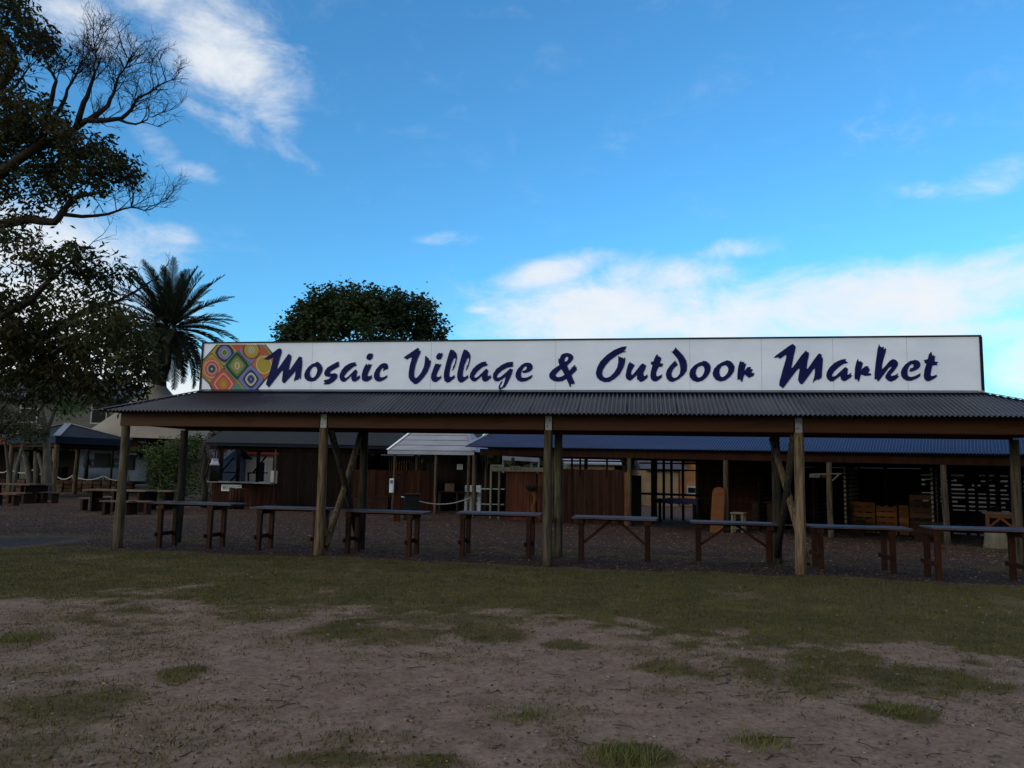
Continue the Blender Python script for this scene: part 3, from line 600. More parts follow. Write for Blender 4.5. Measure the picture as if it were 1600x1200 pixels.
GL = [
 (410, 13.333, 'M', [[(20,425),(60,390),(190,300),(330,195),(370,190),(400,225),(400,270),(360,400),(300,625),(340,590),(530,320),(555,300),(570,325),(600,340),(600,400),(575,500),(545,640),(575,630),(760,365),(790,360),(828,385),(815,430),(828,450),(825,520),(800,780),(790,850),(772,800),(760,795),(745,840),(735,855),(715,840),(690,850),(660,880),(655,850),(680,760),(690,650),(660,690),(460,915),(430,910),(405,870),(410,800),(430,640),(390,670),(130,1005),(105,970),(75,955),(80,900),(140,720),(195,520),(230,385),(200,395),(120,440),(100,420),(80,440),(70,420)]]),
 (410, 13.333, 'o', [[(1110,480),(1130,465),(1170,480),(1230,540),(1255,610),(1240,680),(1190,770),(1100,860),(1010,885),(930,865),(880,810),(868,740),(890,670),(950,580),(1030,515),(1110,490)],[(1085,570),(1120,580),(1142,630),(1135,690),(1100,770),(1050,805),(1010,790),(985,740),(985,680),(1010,620),(1050,580)]]),
 (500, 13.333, 's', [[(400,465),(380,495),(405,500),(385,525),(405,545),(390,570),(310,615),(230,660),(200,700),(215,715),(310,705),(350,725),(365,760),(345,820),(270,890),(190,935),(100,945),(70,935),(75,918),(110,912),(78,880),(85,850),(140,840),(200,815),(220,785),(170,785),(110,770),(85,725),(95,665),(150,590),(250,530),(350,475)]]),
 (500, 13.333, 'a', [[(745,480),(735,500),(750,520),(760,545),(740,560),(690,575),(600,650),(540,710),(500,770),(510,800),(540,805),(590,770),(680,680),(735,625),(760,650),(775,675),(760,740),(762,790),(790,770),(830,745),(820,780),(838,795),(800,840),(740,880),(700,885),(665,865),(650,820),(650,760),(600,810),(520,880),(480,890),(430,860),(403,800),(408,730),(450,640),(520,560),(620,500),(700,480)]]),
 (500, 13.333, 'i', [[(970,500),(975,530),(995,545),(1010,510),(1030,510),(1035,545),(1060,520),(1080,520),(1060,580),(1000,700),(985,750),(1000,770),(1040,765),(1085,740),(1070,780),(1090,800),(1060,835),(990,880),(920,880),(880,855),(865,790),(870,720),(900,620),(940,540)],'dot',[(1000,305),(1040,290),(1055,300),(1080,290),(1100,315),(1100,360),(1080,405),(1040,435),(1000,435),(965,400),(965,360)]]),
 (500, 13.333, 'c', [[(1340,495),(1390,505),(1415,550),(1415,600),(1395,630),(1370,630),(1340,640),(1325,665),(1310,660),(1320,610),(1305,590),(1270,630),(1240,700),(1240,770),(1270,795),(1330,785),(1410,740),(1395,765),(1400,790),(1340,840),(1260,880),(1190,880),(1140,840),(1118,780),(1125,710),(1170,620),(1240,540),(1290,505)]]),
 (620, 13.333, 'V', [[(140,390),(180,350),(300,270),(440,175),(465,210),(450,235),(495,240),(485,290),(440,390),(390,530),(360,680),(360,770),(390,815),(440,780),(510,690),(560,580),(580,480),(590,350),(605,345),(630,380),(665,395),(665,435),(700,440),(708,465),(690,550),(640,680),(560,790),(470,890),(400,935),(360,930),(290,870),(245,800),(245,700),(270,540),(310,400),(300,375),(250,395),(205,430),(190,400),(175,405)]]),
 (620, 13.333, 'i', [[(820,495),(825,525),(850,510),(875,510),(880,535),(905,515),(925,520),(905,570),(840,700),(825,755),(840,785),(880,785),(930,740),(915,775),(935,790),(900,830),(830,885),(780,895),(730,865),(710,800),(720,720),(760,610),(790,530)],'dot',[(855,300),(890,280),(905,300),(935,280),(955,310),(945,360),(915,415),(870,430),(830,410),(815,370),(830,330)]]),
 (620, 13.333, 'l', [[(1125,205),(1145,225),(1185,225),(1195,255),(1225,270),(1250,330),(1250,400),(1235,480),(1200,590),(1155,660),(1150,640),(1170,600),(1165,580),(1200,520),(1225,420),(1215,380),(1180,410),(1130,530),(1100,660),(1090,750),(1110,790),(1150,780),(1205,735),(1195,770),(1220,785),(1180,825),(1090,895),(1040,905),(990,860),(975,780),(980,700),(1020,520),(1070,340),(1100,250)]]),
 (641, 13.333, 'l', [[(1125,205),(1145,225),(1185,225),(1195,255),(1225,270),(1250,330),(1250,400),(1235,480),(1200,590),(1155,660),(1150,640),(1170,600),(1165,580),(1200,520),(1225,420),(1215,380),(1180,410),(1130,530),(1100,660),(1090,750),(1110,790),(1150,780),(1205,735),(1195,770),(1220,785),(1180,825),(1090,895),(1040,905),(990,860),(975,780),(980,700),(1020,520),(1070,340),(1100,250)]]),
 (725, 13.333, 'a', [[(465,465),(450,490),(470,510),(500,525),(470,550),(400,570),(330,620),(260,690),(210,760),(215,795),(250,800),(300,770),(390,680),(460,610),(490,635),(505,665),(490,710),(495,770),(520,765),(555,735),(550,770),(575,790),(520,840),(450,885),(410,880),(375,845),(370,760),(330,800),(240,875),(190,880),(140,845),(118,790),(125,720),(180,620),(260,540),(360,480),(410,468)]]),
 (725, 13.333, 'g', [[(1030,465),(1010,490),(1030,510),(1005,530),(1035,555),(1000,575),(900,590),(790,650),(700,730),(680,780),(700,800),(760,785),(850,710),(960,610),(1015,630),(1000,700),(960,800),(900,920),(850,1000),(790,1030),(750,1050),(720,1035),(720,980),(750,910),(800,855),(790,900),(750,970),(755,1015),(785,1000),(815,960),(840,890),(865,800),(860,780),(800,830),(720,875),(660,880),(620,850),(600,790),(605,720),(670,620),(790,530),(900,480)]]),
 (725, 13.333, 'e', [[(1330,485),(1390,500),(1425,550),(1430,600),(1400,650),(1330,690),(1240,705),(1215,690),(1215,660),(1260,650),(1295,625),(1308,585),(1290,560),(1250,580),(1205,650),(1185,720),(1190,780),(1220,800),(1290,800),(1360,775),(1425,735),(1415,760),(1425,775),(1380,825),(1280,875),(1190,890),(1120,860),(1075,790),(1070,720),(1110,630),(1190,540),(1260,495)]]),
 (850, 13.333, '&', [[(300,390),(315,410),(330,400),(340,360),(370,315),(430,290),(500,285),(570,310),(610,360),(605,410),(560,470),(480,545),(500,600),(525,655),(570,600),(640,530),(650,560),(640,580),(680,570),(670,600),(690,620),(650,670),(570,750),(600,820),(635,900),(635,930),(610,925),(605,950),(580,930),(555,935),(560,995),(535,990),(510,920),(465,825),(380,870),(290,885),(200,870),(130,825),(105,770),(115,710),(170,640),(260,575),(320,540),(295,460)],[(475,360),(505,380),(505,410),(480,450),(430,470),(425,430),(440,385)],[(355,620),(390,670),(425,740),(370,775),(300,790),(250,775),(238,745),(270,700)]]),
 (920, 13.333, 'O', [[(790,150),(770,180),(760,215),(720,245),(785,255),(770,265),(700,275),(590,330),(450,430),(350,540),(290,640),(275,720),(300,780),(360,805),(440,780),(530,690),(590,590),(612,480),(612,345),(640,370),(660,365),(680,385),(705,375),(725,415),(745,375),(758,380),(755,470),(720,590),(640,730),(540,820),(430,885),(330,895),(230,860),(165,790),(145,700),(170,590),(240,460),(370,330),(530,220),(680,160),(760,148)]]),
 (920, 13.333, 'u', [[(860,465),(870,495),(905,500),(920,520),(955,530),(940,570),(890,650),(880,710),(895,750),(930,720),(1010,620),(1080,530),(1130,500),(1155,525),(1195,545),(1180,600),(1135,700),(1140,760),(1170,765),(1225,725),(1215,765),(1235,775),(1200,820),(1120,880),(1070,890),(1035,855),(1000,830),(1005,740),(960,780),(870,860),(830,860),(780,820),(765,750),(790,620),(820,520)]]),
 (920, 13.333, 't', [[(1420,310),(1440,330),(1440,360),(1470,360),(1490,375),(1510,390),(1500,440),(1480,480),(1490,500),(1555,510),(1530,545),(1535,570),(1460,575),(1430,620),(1400,700),(1405,760),(1440,775),(1530,725),(1515,765),(1530,785),(1480,830),(1410,875),(1350,880),(1300,840),(1280,770),(1290,680),(1325,540),(1285,515),(1300,495),(1280,475),(1345,460),(1380,370)]]),
 (1030, 10, 'd', [[(250,125),(300,175),(370,250),(420,330),(435,410),(430,490),(380,560),(300,625),(210,668),(160,660),(115,610),(102,550),(120,480),(170,410),(250,330),(265,360),(275,375),(290,400),(240,440),(205,490),(190,540),(200,585),(235,605),(280,590),(320,540),(330,470),(320,390),(290,310),(240,250),(187,190),(215,190),(222,170),(240,160)]]),
 (1030, 10, 'o', [[(670,350),(690,335),(740,345),(790,390),(805,440),(795,510),(745,590),(670,650),(590,670),(520,645),(478,590),(468,540),(490,470),(550,405),(620,365)],[(665,412),(695,430),(708,470),(700,520),(670,575),(625,600),(590,585),(570,535),(575,480),(610,430)]]),
 (1066.5, 10, 'o', [[(660,342),(690,327),(740,337),(790,382),(813,432),(803,502),(745,582),(670,642),(590,662),(520,637),(478,582),(468,532),(490,462),(550,397),(620,357)],[(665,404),(695,422),(716,462),(708,512),(670,567),(625,592),(590,577),(574,527),(579,472),(610,422)]]),
 (1030, 10, 'r', [[(1285,328),(1280,355),(1330,355),(1325,385),(1360,378),(1345,430),(1330,495),(1345,480),(1380,435),(1430,430),(1425,465),(1465,470),(1440,520),(1485,530),(1475,570),(1400,605),(1370,580),(1335,550),(1315,590),(1300,660),(1285,668),(1265,635),(1245,625),(1222,640),(1220,560),(1230,450),(1255,360)]]),
 (1200, 13.333, 'M', [[(120,385),(160,340),(300,240),(450,130),(520,95),(540,120),(578,150),(570,200),(540,330),(485,605),(520,580),(700,330),(795,228),(805,260),(850,275),(850,340),(820,470),(805,610),(830,610),(960,420),(1060,292),(1120,320),(1115,375),(1143,390),(1140,480),(1120,760),(1105,830),(1090,800),(1075,830),(1045,855),(1030,830),(1000,850),(960,870),(940,910),(930,890),(970,760),(978,610),(950,620),(800,830),(715,935),(675,935),(650,900),(625,850),(635,760),(660,620),(630,610),(540,720),(310,1025),(280,1000),(230,960),(240,880),(310,620),(370,420),(385,340),(360,330),(310,360),(255,405),(215,395),(215,365),(170,385)]]),
 (1280, 13.333, 'a', [[(560,412),(545,440),(560,460),(605,485),(570,500),(500,515),(420,570),(320,660),(270,730),(268,775),(310,775),(360,745),(450,660),(540,575),(600,615),(590,680),(590,745),(630,720),(675,690),(655,740),(690,755),(640,810),(540,870),(490,870),(450,830),(440,760),(390,800),(290,875),(230,880),(170,830),(145,760),(160,680),(220,580),(320,490),(440,430),(510,412)]]),
 (1280, 13.333, 'r', [[(805,405),(815,430),(825,465),(880,455),(880,485),(915,490),(895,560),(870,650),(900,610),(960,560),(1020,560),(1025,600),(1055,620),(1045,665),(1010,700),(1070,710),(1090,740),(1060,755),(960,765),(870,735),(850,800),(825,890),(815,885),(790,835),(740,835),(735,760),(745,600),(770,480)]]),
 (1360, 13.333, 'k', [[(180,100),(200,150),(235,170),(280,150),(275,205),(325,185),(325,240),(280,390),(245,530),(240,625),(290,580),(400,450),(470,410),(530,430),(575,480),(570,550),(500,650),(420,740),(440,765),(520,745),(580,705),(565,755),(595,775),(520,845),(430,885),(370,865),(310,810),(310,760),(360,680),(440,590),(425,570),(380,600),(290,720),(170,875),(150,875),(130,830),(85,835),(85,740),(110,480),(150,200)]]),
 (1360, 13.333, 'e', [[(930,428),(1000,445),(1040,500),(1040,560),(1000,610),(910,660),(830,680),(805,660),(830,630),(820,605),(870,600),(900,570),(895,530),(860,515),(810,560),(775,640),(770,730),(800,775),(860,785),(950,755),(1050,700),(1035,740),(1045,765),(960,820),(850,865),(760,865),(690,830),(645,770),(632,690),(660,610),(720,530),(820,455)]]),
 (1360, 13.333, 't', [[(1265,255),(1280,290),(1285,345),(1315,320),(1325,360),(1355,340),(1340,400),(1340,465),(1415,470),(1380,515),(1405,540),(1290,545),(1270,640),(1250,740),(1280,770),(1385,735),(1380,760),(1395,770),(1330,820),(1230,870),(1170,875),(1125,830),(1110,760),(1125,640),(1165,510),(1125,490),(1130,465),(1108,435),(1195,415),(1215,320)]]),
]
for (ox, sc, ch, loops) in GL:
    cv = lambda lp: [(ox + a / sc, 530 + b_ / sc) for a, b_ in lp]
    if 'dot' in loops:
        b1 = fillpoly([cv(loops[0])], .008, 'letter', M['letter'], sign)
        fillpoly([cv(loops[2])], .008, 'dot', M['letter'], b1)
    else: fillpoly([cv(l) for l in loops], .008, 'letter', M['letter'], sign)

# mosaic emblem, in tenths of a photo pixel from (300, 520)
EX0, EX1, EY0, EY1 = 148, 1400, 182, 884
def clip(P):
    def cut(P, ins, inter):
        o_ = []
        for i, a in enumerate(P):
            b_ = P[(i + 1) % len(P)]
            if ins(a): o_.append(a)
            if ins(a) != ins(b_): o_.append(inter(a, b_))
        return o_
    def lx(c): return lambda a, b_: (c, a[1] + (b_[1] - a[1]) * (c - a[0]) / (b_[0] - a[0]))
    def ly(c): return lambda a, b_: (a[0] + (b_[0] - a[0]) * (c - a[1]) / (b_[1] - a[1]), c)
    for ins, it in ((lambda p: p[0] >= EX0, lx(EX0)), (lambda p: p[1] >= EY0, ly(EY0)), (lambda p: p[1] <= EY1, ly(EY1))):
        if P: P = cut(P, ins, it)
    return P
EL = [.004]
FC = {}
def ecol(c):
    if c not in FC: FC[c] = flat('emblem_paint', c)
    return FC[c]
emblem = None
def shape(P, c, name='tile', parent=None):
    P = clip(P)
    if len(P) < 3: return None
    EL[0] += .00006
    return fillpoly([[(300 + a / 10, 520 + b_ / 10) for a, b_ in P]], EL[0], name, ecol(c), parent or emblem or sign)
def dia(cx, cy, a, b_, p=1.25, n=40):
    o_ = []
    for k in range(n):
        t = 2 * math.pi * k / n; c_, s_ = math.cos(t), math.sin(t)
        o_.append((cx + a * math.copysign(abs(c_) ** (2 / p), c_), cy + b_ * math.copysign(abs(s_) ** (2 / p), s_)))
    return o_
YEL, OLV, PUR, LIL, ORG, RED = (.42, .31, .05), (.33, .30, .06), (.055, .03, .10), (.22, .20, .42), (.50, .17, .05), (.48, .10, .06)
CRM, PNK, DGR, GRN, TEA, BLU, NAV, GRY = (.62, .52, .36), (.60, .33, .36), (.015, .055, .04), (.10, .20, .05), (.09, .24, .20), (.09, .16, .38), (.018, .035, .10), (.22, .21, .24)
emblem = shape([(150, 440), (410, 150), (1090, 150), (1330, 420), (1330, 520), (1000, 900), (330, 900), (278, 800), (150, 670)], OLV, 'emblem', sign)
shape([(150, 440), (410, 150), (425, 150), (165, 452)], DGR); shape([(1100, 150), (1120, 150), (1345, 420), (1330, 420)], DGR); shape([(1345, 500), (1330, 490), (990, 900), (1010, 900)], DGR); shape([(150, 670), (278, 800), (330, 900), (310, 900), (265, 805), (150, 690)], DGR)
def cell(c, seq):
    o_ = None
    for (a, b_, p, cc_) in seq:
        q = shape(dia(c[0], c[1], a, b_, p), cc_, 'tile' if o_ is None else 'ring', emblem); o_ = o_ or q
cell((510, 310), [(228, 228, 1.12, NAV), (215, 215, 1.12, YEL), (150, 155, 1.45, PUR), (128, 130, 1.5, NAV), (105, 108, 1.6, LIL), (62, 66, 2, TEA), (48, 54, 2, CRM), (40, 45, 2, GRN)])
cell((310, 565), [(210, 250, 1.12, NAV), (198, 236, 1.12, YEL), (150, 175, 1.7, ORG), (128, 138, 2, PNK), (112, 122, 2, RED), (80, 88, 2, PNK), (68, 76, 2, GRY), (50, 58, 2, DGR), (22, 26, 2, GRY), (10, 12, 2, CRM)])
cell((705, 515), [(205, 240, 1.12, TEA), (186, 220, 1.12, DGR), (140, 165, 1.15, GRN), (100, 122, 1.25, OLV), (78, 92, 1.4, GRY), (60, 74, 1.4, OLV), (40, 62, 1.8, CRM), (24, 44, 1.8, OLV)])
cell((930, 270), [(215, 240, 1.12, NAV), (203, 226, 1.12, LIL), (150, 152, 1.9, RED), (132, 138, 2, PUR), (115, 124, 2, YEL), (46, 54, 2, CRM), (34, 40, 2, LIL), (24, 28, 2, CRM), (12, 14, 2, LIL)])
cell((1125, 500), [(200, 240, 1.12, NAV), (190, 230, 1.12, ORG), (122, 142, 2, CRM), (108, 128, 2, YEL)])
cell((490, 800), [(215, 250, 1.12, NAV), (204, 238, 1.12, RED), (150, 176, 1.2, PNK), (126, 150, 1.2, RED), (84, 100, 1.4, ORG), (34, 40, 2, YEL)])
cell((920, 725), [(205, 236, 1.12, NAV), (195, 225, 1.12, LIL), (142, 168, 1.25, BLU), (122, 142, 1.3, NAV), (90, 106, 1.45, CRM), (62, 76, 1.6, BLU), (46, 56, 1.6, NAV), (14, 28, 1.8, LIL)])
cell((715, 178), [(112, 108, 1.12, RED)]); cell((705, 890), [(100, 108, 1.12, TEA)]); cell((1110, 290), [(72, 66, 1.2, RED)])
# ------------------------------------------------------------------ counter tables under the shelter
def board_top(mb, S, u0, u1, v0, v1, z, n, th=.035, over=.0):
    w_ = (v1 - v0) / n
    for k in range(n):
        e = random.uniform(-.02, .02)
        mb.bar(S(u0 + e, v0 + w_ * (k + .5), z - th / 2), S(u1 + e, v0 + w_ * (k + .5), z - th / 2 + random.uniform(-.006, .006)), w_ - .008, th, bev=.005)
    return mb
CT = [  # left leg px, right leg px, leg foot y left / right, overhang (px) left/right, top z, kind
    ((242, 857), (331, 858), 233, 362, .88, 'pair', 'counter table with paired legs, farthest left, beside the corner pole of the shelter'),
    ((402, 861), (492, 864), 393, 507, .83, 'pair', 'counter table with paired legs, its right end behind the crossed poles on the left'),
    ((543, 866), (638, 870), 535, 662, .82, 'pair', 'counter table right of the left crossed poles, black bin behind its right end'),
    ((722, 869), (825, 873), 715, 845, .82, 'pair', 'counter table with paired legs and bluish top, ending at the middle front pole'),
    ((906, 877), (1012, 880), 895, 1027, .80, 'brace', 'counter table with single braced legs just right of the middle front pole'),
    ((1093, 880), (1205, 884), 1080, 1225, .75, 'brace', 'counter table with single braced legs, its right end behind the right crossed poles'),
    ((1281, 890), (1400, 897), 1265, 1425, .76, 'pair', 'counter table with paired legs just right of the right crossed poles'),
    ((1478, 911), (1594, 909), 1457, 1640, .84, 'pair', 'counter table with blue-grey top at the right end of the shelter'),
]
for (l, r_, x0, x1, zt, kind, lb) in CT:
    a, b_ = ground(*l), ground(*r_); v = (uv1(a)[1] + uv1(b_)[1]) / 2; ua, ub = uv1(a)[0], uv1(b_)[0]
    t = thing('counter_table', lb, 'table', S1((ua + ub) / 2, v + .25), math.atan2(D1.y, D1.x), 'counter tables in a row under the market shelter')
    pA = uv1(onplane(x0, 800, S1(0, v), N1))[0]; pB = uv1(onplane(x1, 800, S1(0, v), N1))[0]
    S = lambda u, vv, z, v=v: S1(u, v + vv, z)
    dv = .5
    board_top(MB(), S, pA, pB, -.08, dv + .08, zt, 4).build('tabletop', M['tabletop'], t)
    for uu in (ua, ub):
        if kind == 'pair':
            for vv in (0, dv):
                MB().bar(S(uu, vv, -.08), S(uu + random.uniform(-.012, .012), vv, zt - .13), .085, .085, N1, bev=.006).build('leg', M['table'], t)
            MB().bar(S(uu, -.03, zt - .085), S(uu, dv + .03, zt - .085), .12, .095, bev=.006).build('bearer', M['table'], t)
            MB().bar(S(uu - .062, -.08, .26), S(uu - .062, dv + .09, .26), .035, .075, bev=.004).build('rung', M['table'], t)
        else:
            MB().bar(S(uu, dv / 2, -.08), S(uu, dv / 2, zt - .13), .10, .10, N1, bev=.006).build('leg', M['table'], t)
            MB().bar(S(uu, -.03, zt - .085), S(uu, dv + .03, zt - .085), .12, .095, bev=.006).build('bearer', M['table'], t)
            um = (ua + ub) / 2; sg_ = 1 if uu < um else -1
            MB().bar(S(uu + sg_ * .05, dv / 2, .32), S(um - sg_ * .06, dv / 2, zt - .06), .05, .05, bev=.004).build('brace', M['table'], t)
    MB().bar(S(pA + .25, dv * .5, zt - .055), S(pB - .25, dv * .5, zt - .055), .05, .04).build('batten', M['table'], t)

# ------------------------------------------------------------------ picnic tables and benches on the left
def picnic_table(px, py, L_, W_, H_, lb, rz, group='picnic tables left of the shelter'):
    c = ground(px, py); t = thing('picnic_table', lb, 'table', c, rz, group); ax = Vector((math.cos(rz), math.sin(rz), 0)); ay = Vector((-ax.y, ax.x, 0))
    S = lambda u, v, z: c + ax * u + ay * v + Vector((0, 0, z))
    board_top(MB(), S, -L_ / 2, L_ / 2, -W_ / 2, W_ / 2, H_, 4, .05).build('tabletop', M['picnictop'], t)
    for sx in (-1, 1):
        u = sx * (L_ / 2 - .28); mb = MB()
        for k in (-.75, -.25, .25, .75): mb.box(S(u, k * W_ * .36, (H_ - .05) / 2 - .03), (.06, W_ * .17, H_ + .0), Matrix.Rotation(rz, 3, 'Z'))
        mb.build('leg', M['picnic'], t)
    MB().bar(S(-L_ / 2 + .28, 0, .2), S(L_ / 2 - .28, 0, .2), .05, .12).build('stretcher', M['picnic'], t)
    return t
def bench(px, py, L_, lb, rz, H_=.44, W_=.36):
    c = ground(px, py); t = thing('bench', lb, 'bench', c, rz, 'low benches round the picnic tables'); ax = Vector((math.cos(rz), math.sin(rz), 0)); ay = Vector((-ax.y, ax.x, 0))
    S = lambda u, v, z: c + ax * u + ay * v + Vector((0, 0, z))
    board_top(MB(), S, -L_ / 2, L_ / 2, -W_ / 2, W_ / 2, H_, 2, .045).build('seat', M['picnictop'], t)
    for sx in (-1, 1):
        MB().box(S(sx * (L_ / 2 - .14), 0, (H_ - .09) / 2 - .02), (.10, W_ * .82, H_), Matrix.Rotation(rz, 3, 'Z'), bev=.006).build('leg', M['picnic'], t)
    return t
picnic_table(18, 786, 2.1, .8, .76, 'picnic table cut off by the left edge of the photo', -.15)
picnic_table(52, 785, 1.25, .8, .74, 'short picnic table nearest the gazebo, second from the left edge', -.15)
picnic_table(166, 799, 1.35, .8, .74, 'picnic table behind the benches just left of the shelter corner pole', -.12)
picnic_table(206, 800, 1.3, .8, .74, 'picnic table seen just right of the shelter corner pole', -.12)
picnic_table(249, 797, 1.2, .8, .70, 'picnic table beside the leafy shrub', -.12)
for a_ in [(10, 790, .95, 'low bench at the very left edge of the photo', -.1), (27, 787, .9, 'low bench in front of the short picnic table', -.1), (77, 786, .75, 'low bench at the right end of the short picnic table', -.1),
           (143, 798, .85, 'leftmost low bench of the middle picnic group', -.1), (174, 795, .7, 'low bench between the middle picnic tables, half hidden', -.1), (182, 804, 1.0, 'nearest low bench, touching the view of the shelter corner pole', -.1), (219, 804, .75, 'low bench right of the shelter corner pole', -.1)]: bench(*a_)

# ------------------------------------------------------------------ long far shed on the right
def plankwall(mb, S, u0, u1, v, z0, z1, w_=.11, top=0.0, th=.022):
    n = max(1, int(abs(u1 - u0) / w_)); ww = (u1 - u0) / n
    for k in range(n):
        a = u0 + ww * k; zt = z1 + random.uniform(-top, top)
        mb.bar(S(a + ww / 2, v + random.uniform(-.004, .004), z0), S(a + ww / 2, v, zt), abs(ww) - .008, th, S(0, 1, 0) - S(0, 0, 0))
    return mb
def slatwall(mb, S, u0, u1, v, z0, z1, h=.10, gap=.035, th=.02, skip=.0):
    z = z0
    while z < z1:
        if random.random() >= skip: mb.bar(S(u0, v, z + h / 2), S(u1, v, z + h / 2 + random.uniform(-.008, .008)), th, h * random.uniform(.9, 1.05))
        z += h + gap * random.uniform(.5, 1.4)
    return mb
def u2(px, v=0.0, py=760): return uv2(onplane(px, py, O2 + N2 * v, N2))[0]
def z2(px, py, v=0.0): return onplane(px, py, O2 + N2 * v, N2).z
rz2 = math.atan2(D2.y, D2.x)
shed = thing('market_shed', 'long far market shed with blue corrugated roof, dark slatted walls and timber poles', 'shed', S2(7, 0), rz2)
UL2, UR2 = u2(724, -.4), u2(1760, -.4); SD = 4.4
ez_l, ez_r = z2(740, 697.5, -.4), z2(1600, 709.5, -.4); kz = (ez_r - ez_l) / (u2(1600, -.4) - u2(740, -.4))
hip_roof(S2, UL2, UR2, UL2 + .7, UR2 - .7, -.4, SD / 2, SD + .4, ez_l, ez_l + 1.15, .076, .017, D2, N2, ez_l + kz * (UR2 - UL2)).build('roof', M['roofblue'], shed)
ev = lambda u: ez_l + kz * (u - UL2)
for ve in (-.4, SD + .4): MB().bar(S2(UL2, ve, ez_l + .02), S2(UL2 + .7, SD / 2, ez_l + 1.17), .17, .015, tone=.5).build('barge_cap', M['whiteroof'], shed)
for v_ in (0, SD):
    for a, b_ in ((UL2 + .4, 7.0), (7.0, UR2 - .4)): MB().bar(S2(a, v_, ev(a) - .17), S2(b_ - .003, v_, ev(b_) - .17), .07, .22, bev=.005).build('beam', M['plank'], shed)
for a in (UL2 + .45, UR2 - .45): MB().bar(S2(a, .05, ev(a) - .17), S2(a, SD - .05, ev(a) - .17), .06, .2).build('beam', M['plank'], shed)
def pole2(px, v, z1, r0, m_, parent, foot=None):
    p = onplane(px, 790, O2 + N2 * v, N2); return pole((p.x, p.y, 0), z1, r0, r0 * .9, m_, parent)
for px in (740, 862, 983, 1135, 1297, 1477, 1680): pole2(px, 0, ev(u2(px)) - .28, .08, 'pole', shed)
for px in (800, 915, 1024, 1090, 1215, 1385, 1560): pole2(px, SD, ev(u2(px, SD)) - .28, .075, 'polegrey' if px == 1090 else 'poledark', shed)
S2f = lambda u, v, z: S2(u, v, z)
# back wall: planks left and right of the bright opening, slatted further right
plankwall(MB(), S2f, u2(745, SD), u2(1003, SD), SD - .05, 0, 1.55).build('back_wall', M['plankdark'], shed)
slatwall(MB(), S2f, u2(1092, SD), u2(1180, SD), SD - .05, .02, 2.1, .16, -.02).build('back_wall', M['plank'], shed)
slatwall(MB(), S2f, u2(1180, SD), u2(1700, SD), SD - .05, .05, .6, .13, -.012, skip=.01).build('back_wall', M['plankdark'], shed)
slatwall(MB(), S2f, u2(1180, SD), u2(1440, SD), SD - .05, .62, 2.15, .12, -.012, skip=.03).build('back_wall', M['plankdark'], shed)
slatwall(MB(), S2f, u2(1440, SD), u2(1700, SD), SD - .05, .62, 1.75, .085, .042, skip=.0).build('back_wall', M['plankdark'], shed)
mb = MB()
for px in (1466, 1484, 1510, 1525, 1543, 1560, 1578, 1596, 1620, 1650): mb.bar(S2(u2(px, SD), SD - .09, 0), S2(u2(px, SD), SD - .09, 2.1), .09, .05, N2)
mb.build('studs', M['plankdark'], shed)
mb = MB()
for _ in range(46):
    u_ = random.uniform(u2(1445, SD), u2(1690, SD)); z_ = random.uniform(.65, 1.7); mb.box(S2(u_, SD - .02, z_), (random.uniform(.12, .4), .018, random.uniform(.08, .2)), Matrix.Rotation(rz2, 3, 'Z'))
mb.build('patch_board', M['plankdark'], shed)
slatwall(MB(), S2f, u2(1440, SD), u2(1700, SD), SD - .06, 1.76, 2.15, .12, -.012).build('back_wall', M['plankdark'], shed)
# bay dividers inside (their edges read as ladders of slats)
for px in (1195, 1278, 1326, 1458):
    u = u2(px, 2.2); mb = MB()
    z = .25
    while z < 1.9: mb.bar(S2(u, 1.4, z), S2(u, SD - .15, z), .05, .085); z += .125
    mb.build('divider', M['rawwood' if px in (1326, 1458) else 'plankdark'], shed)
    for vv in (1.6, SD - .2): MB().bar(S2(u + .05, vv, 0), S2(u + .05, vv, 2.05), .05, .07, D2).build('stud', M['plankdark'], shed)
# the opening between the dark walls: mullions and rails
mb = MB()
for px in (1020, 1038, 1050, 1068): mb.bar(S2(u2(px, SD), SD - .05, 0), S2(u2(px, SD), SD - .05, 2.2), .085, .05, N2)
for z_ in (1.76, 2.0): mb.bar(S2(u2(1000, SD), SD - .08, z_), S2(u2(1095, SD), SD - .08, z_), .04, .05)
mb.bar(S2(u2(1000, SD), SD - .08, .9), S2(u2(1095, SD), SD - .08, .9), .04, .08)
mb.build('opening_frame', M['plankdark'], shed)
# front counter of red-brown planks below the eave
f1 = plankwall(MB(), S2f, u2(789), u2(836), .06, 0, z2(800, 735)).build('front_panel', M['plankred'], shed)
plankwall(MB(), S2f, u2(839), u2(858), .06, 0, z2(800, 735)).build('front_panel', M['plankred'], shed)
plankwall(MB(), S2f, u2(872), u2(976), .06, 0, z2(900, 733), top=.01).build('front_panel', M['plank'], shed)
MB().bar(S2(u2(979), -.02, 0), S2(u2(979), -.02, z2(979, 738)), .10, .05, N2).build('door_post', M['leanboard'], shed)
mb = MB(); mb.bar(S2(u2(872), .06, 1.98), S2(u2(976), .06, 1.98), .05, .05)
for px in (892, 905, 947): mb.bar(S2(u2(px), .06, 1.5), S2(u2(px), .06, 2.1), .05, .05, N2)
mb.build('opening_frame', M['plankdark'], shed)

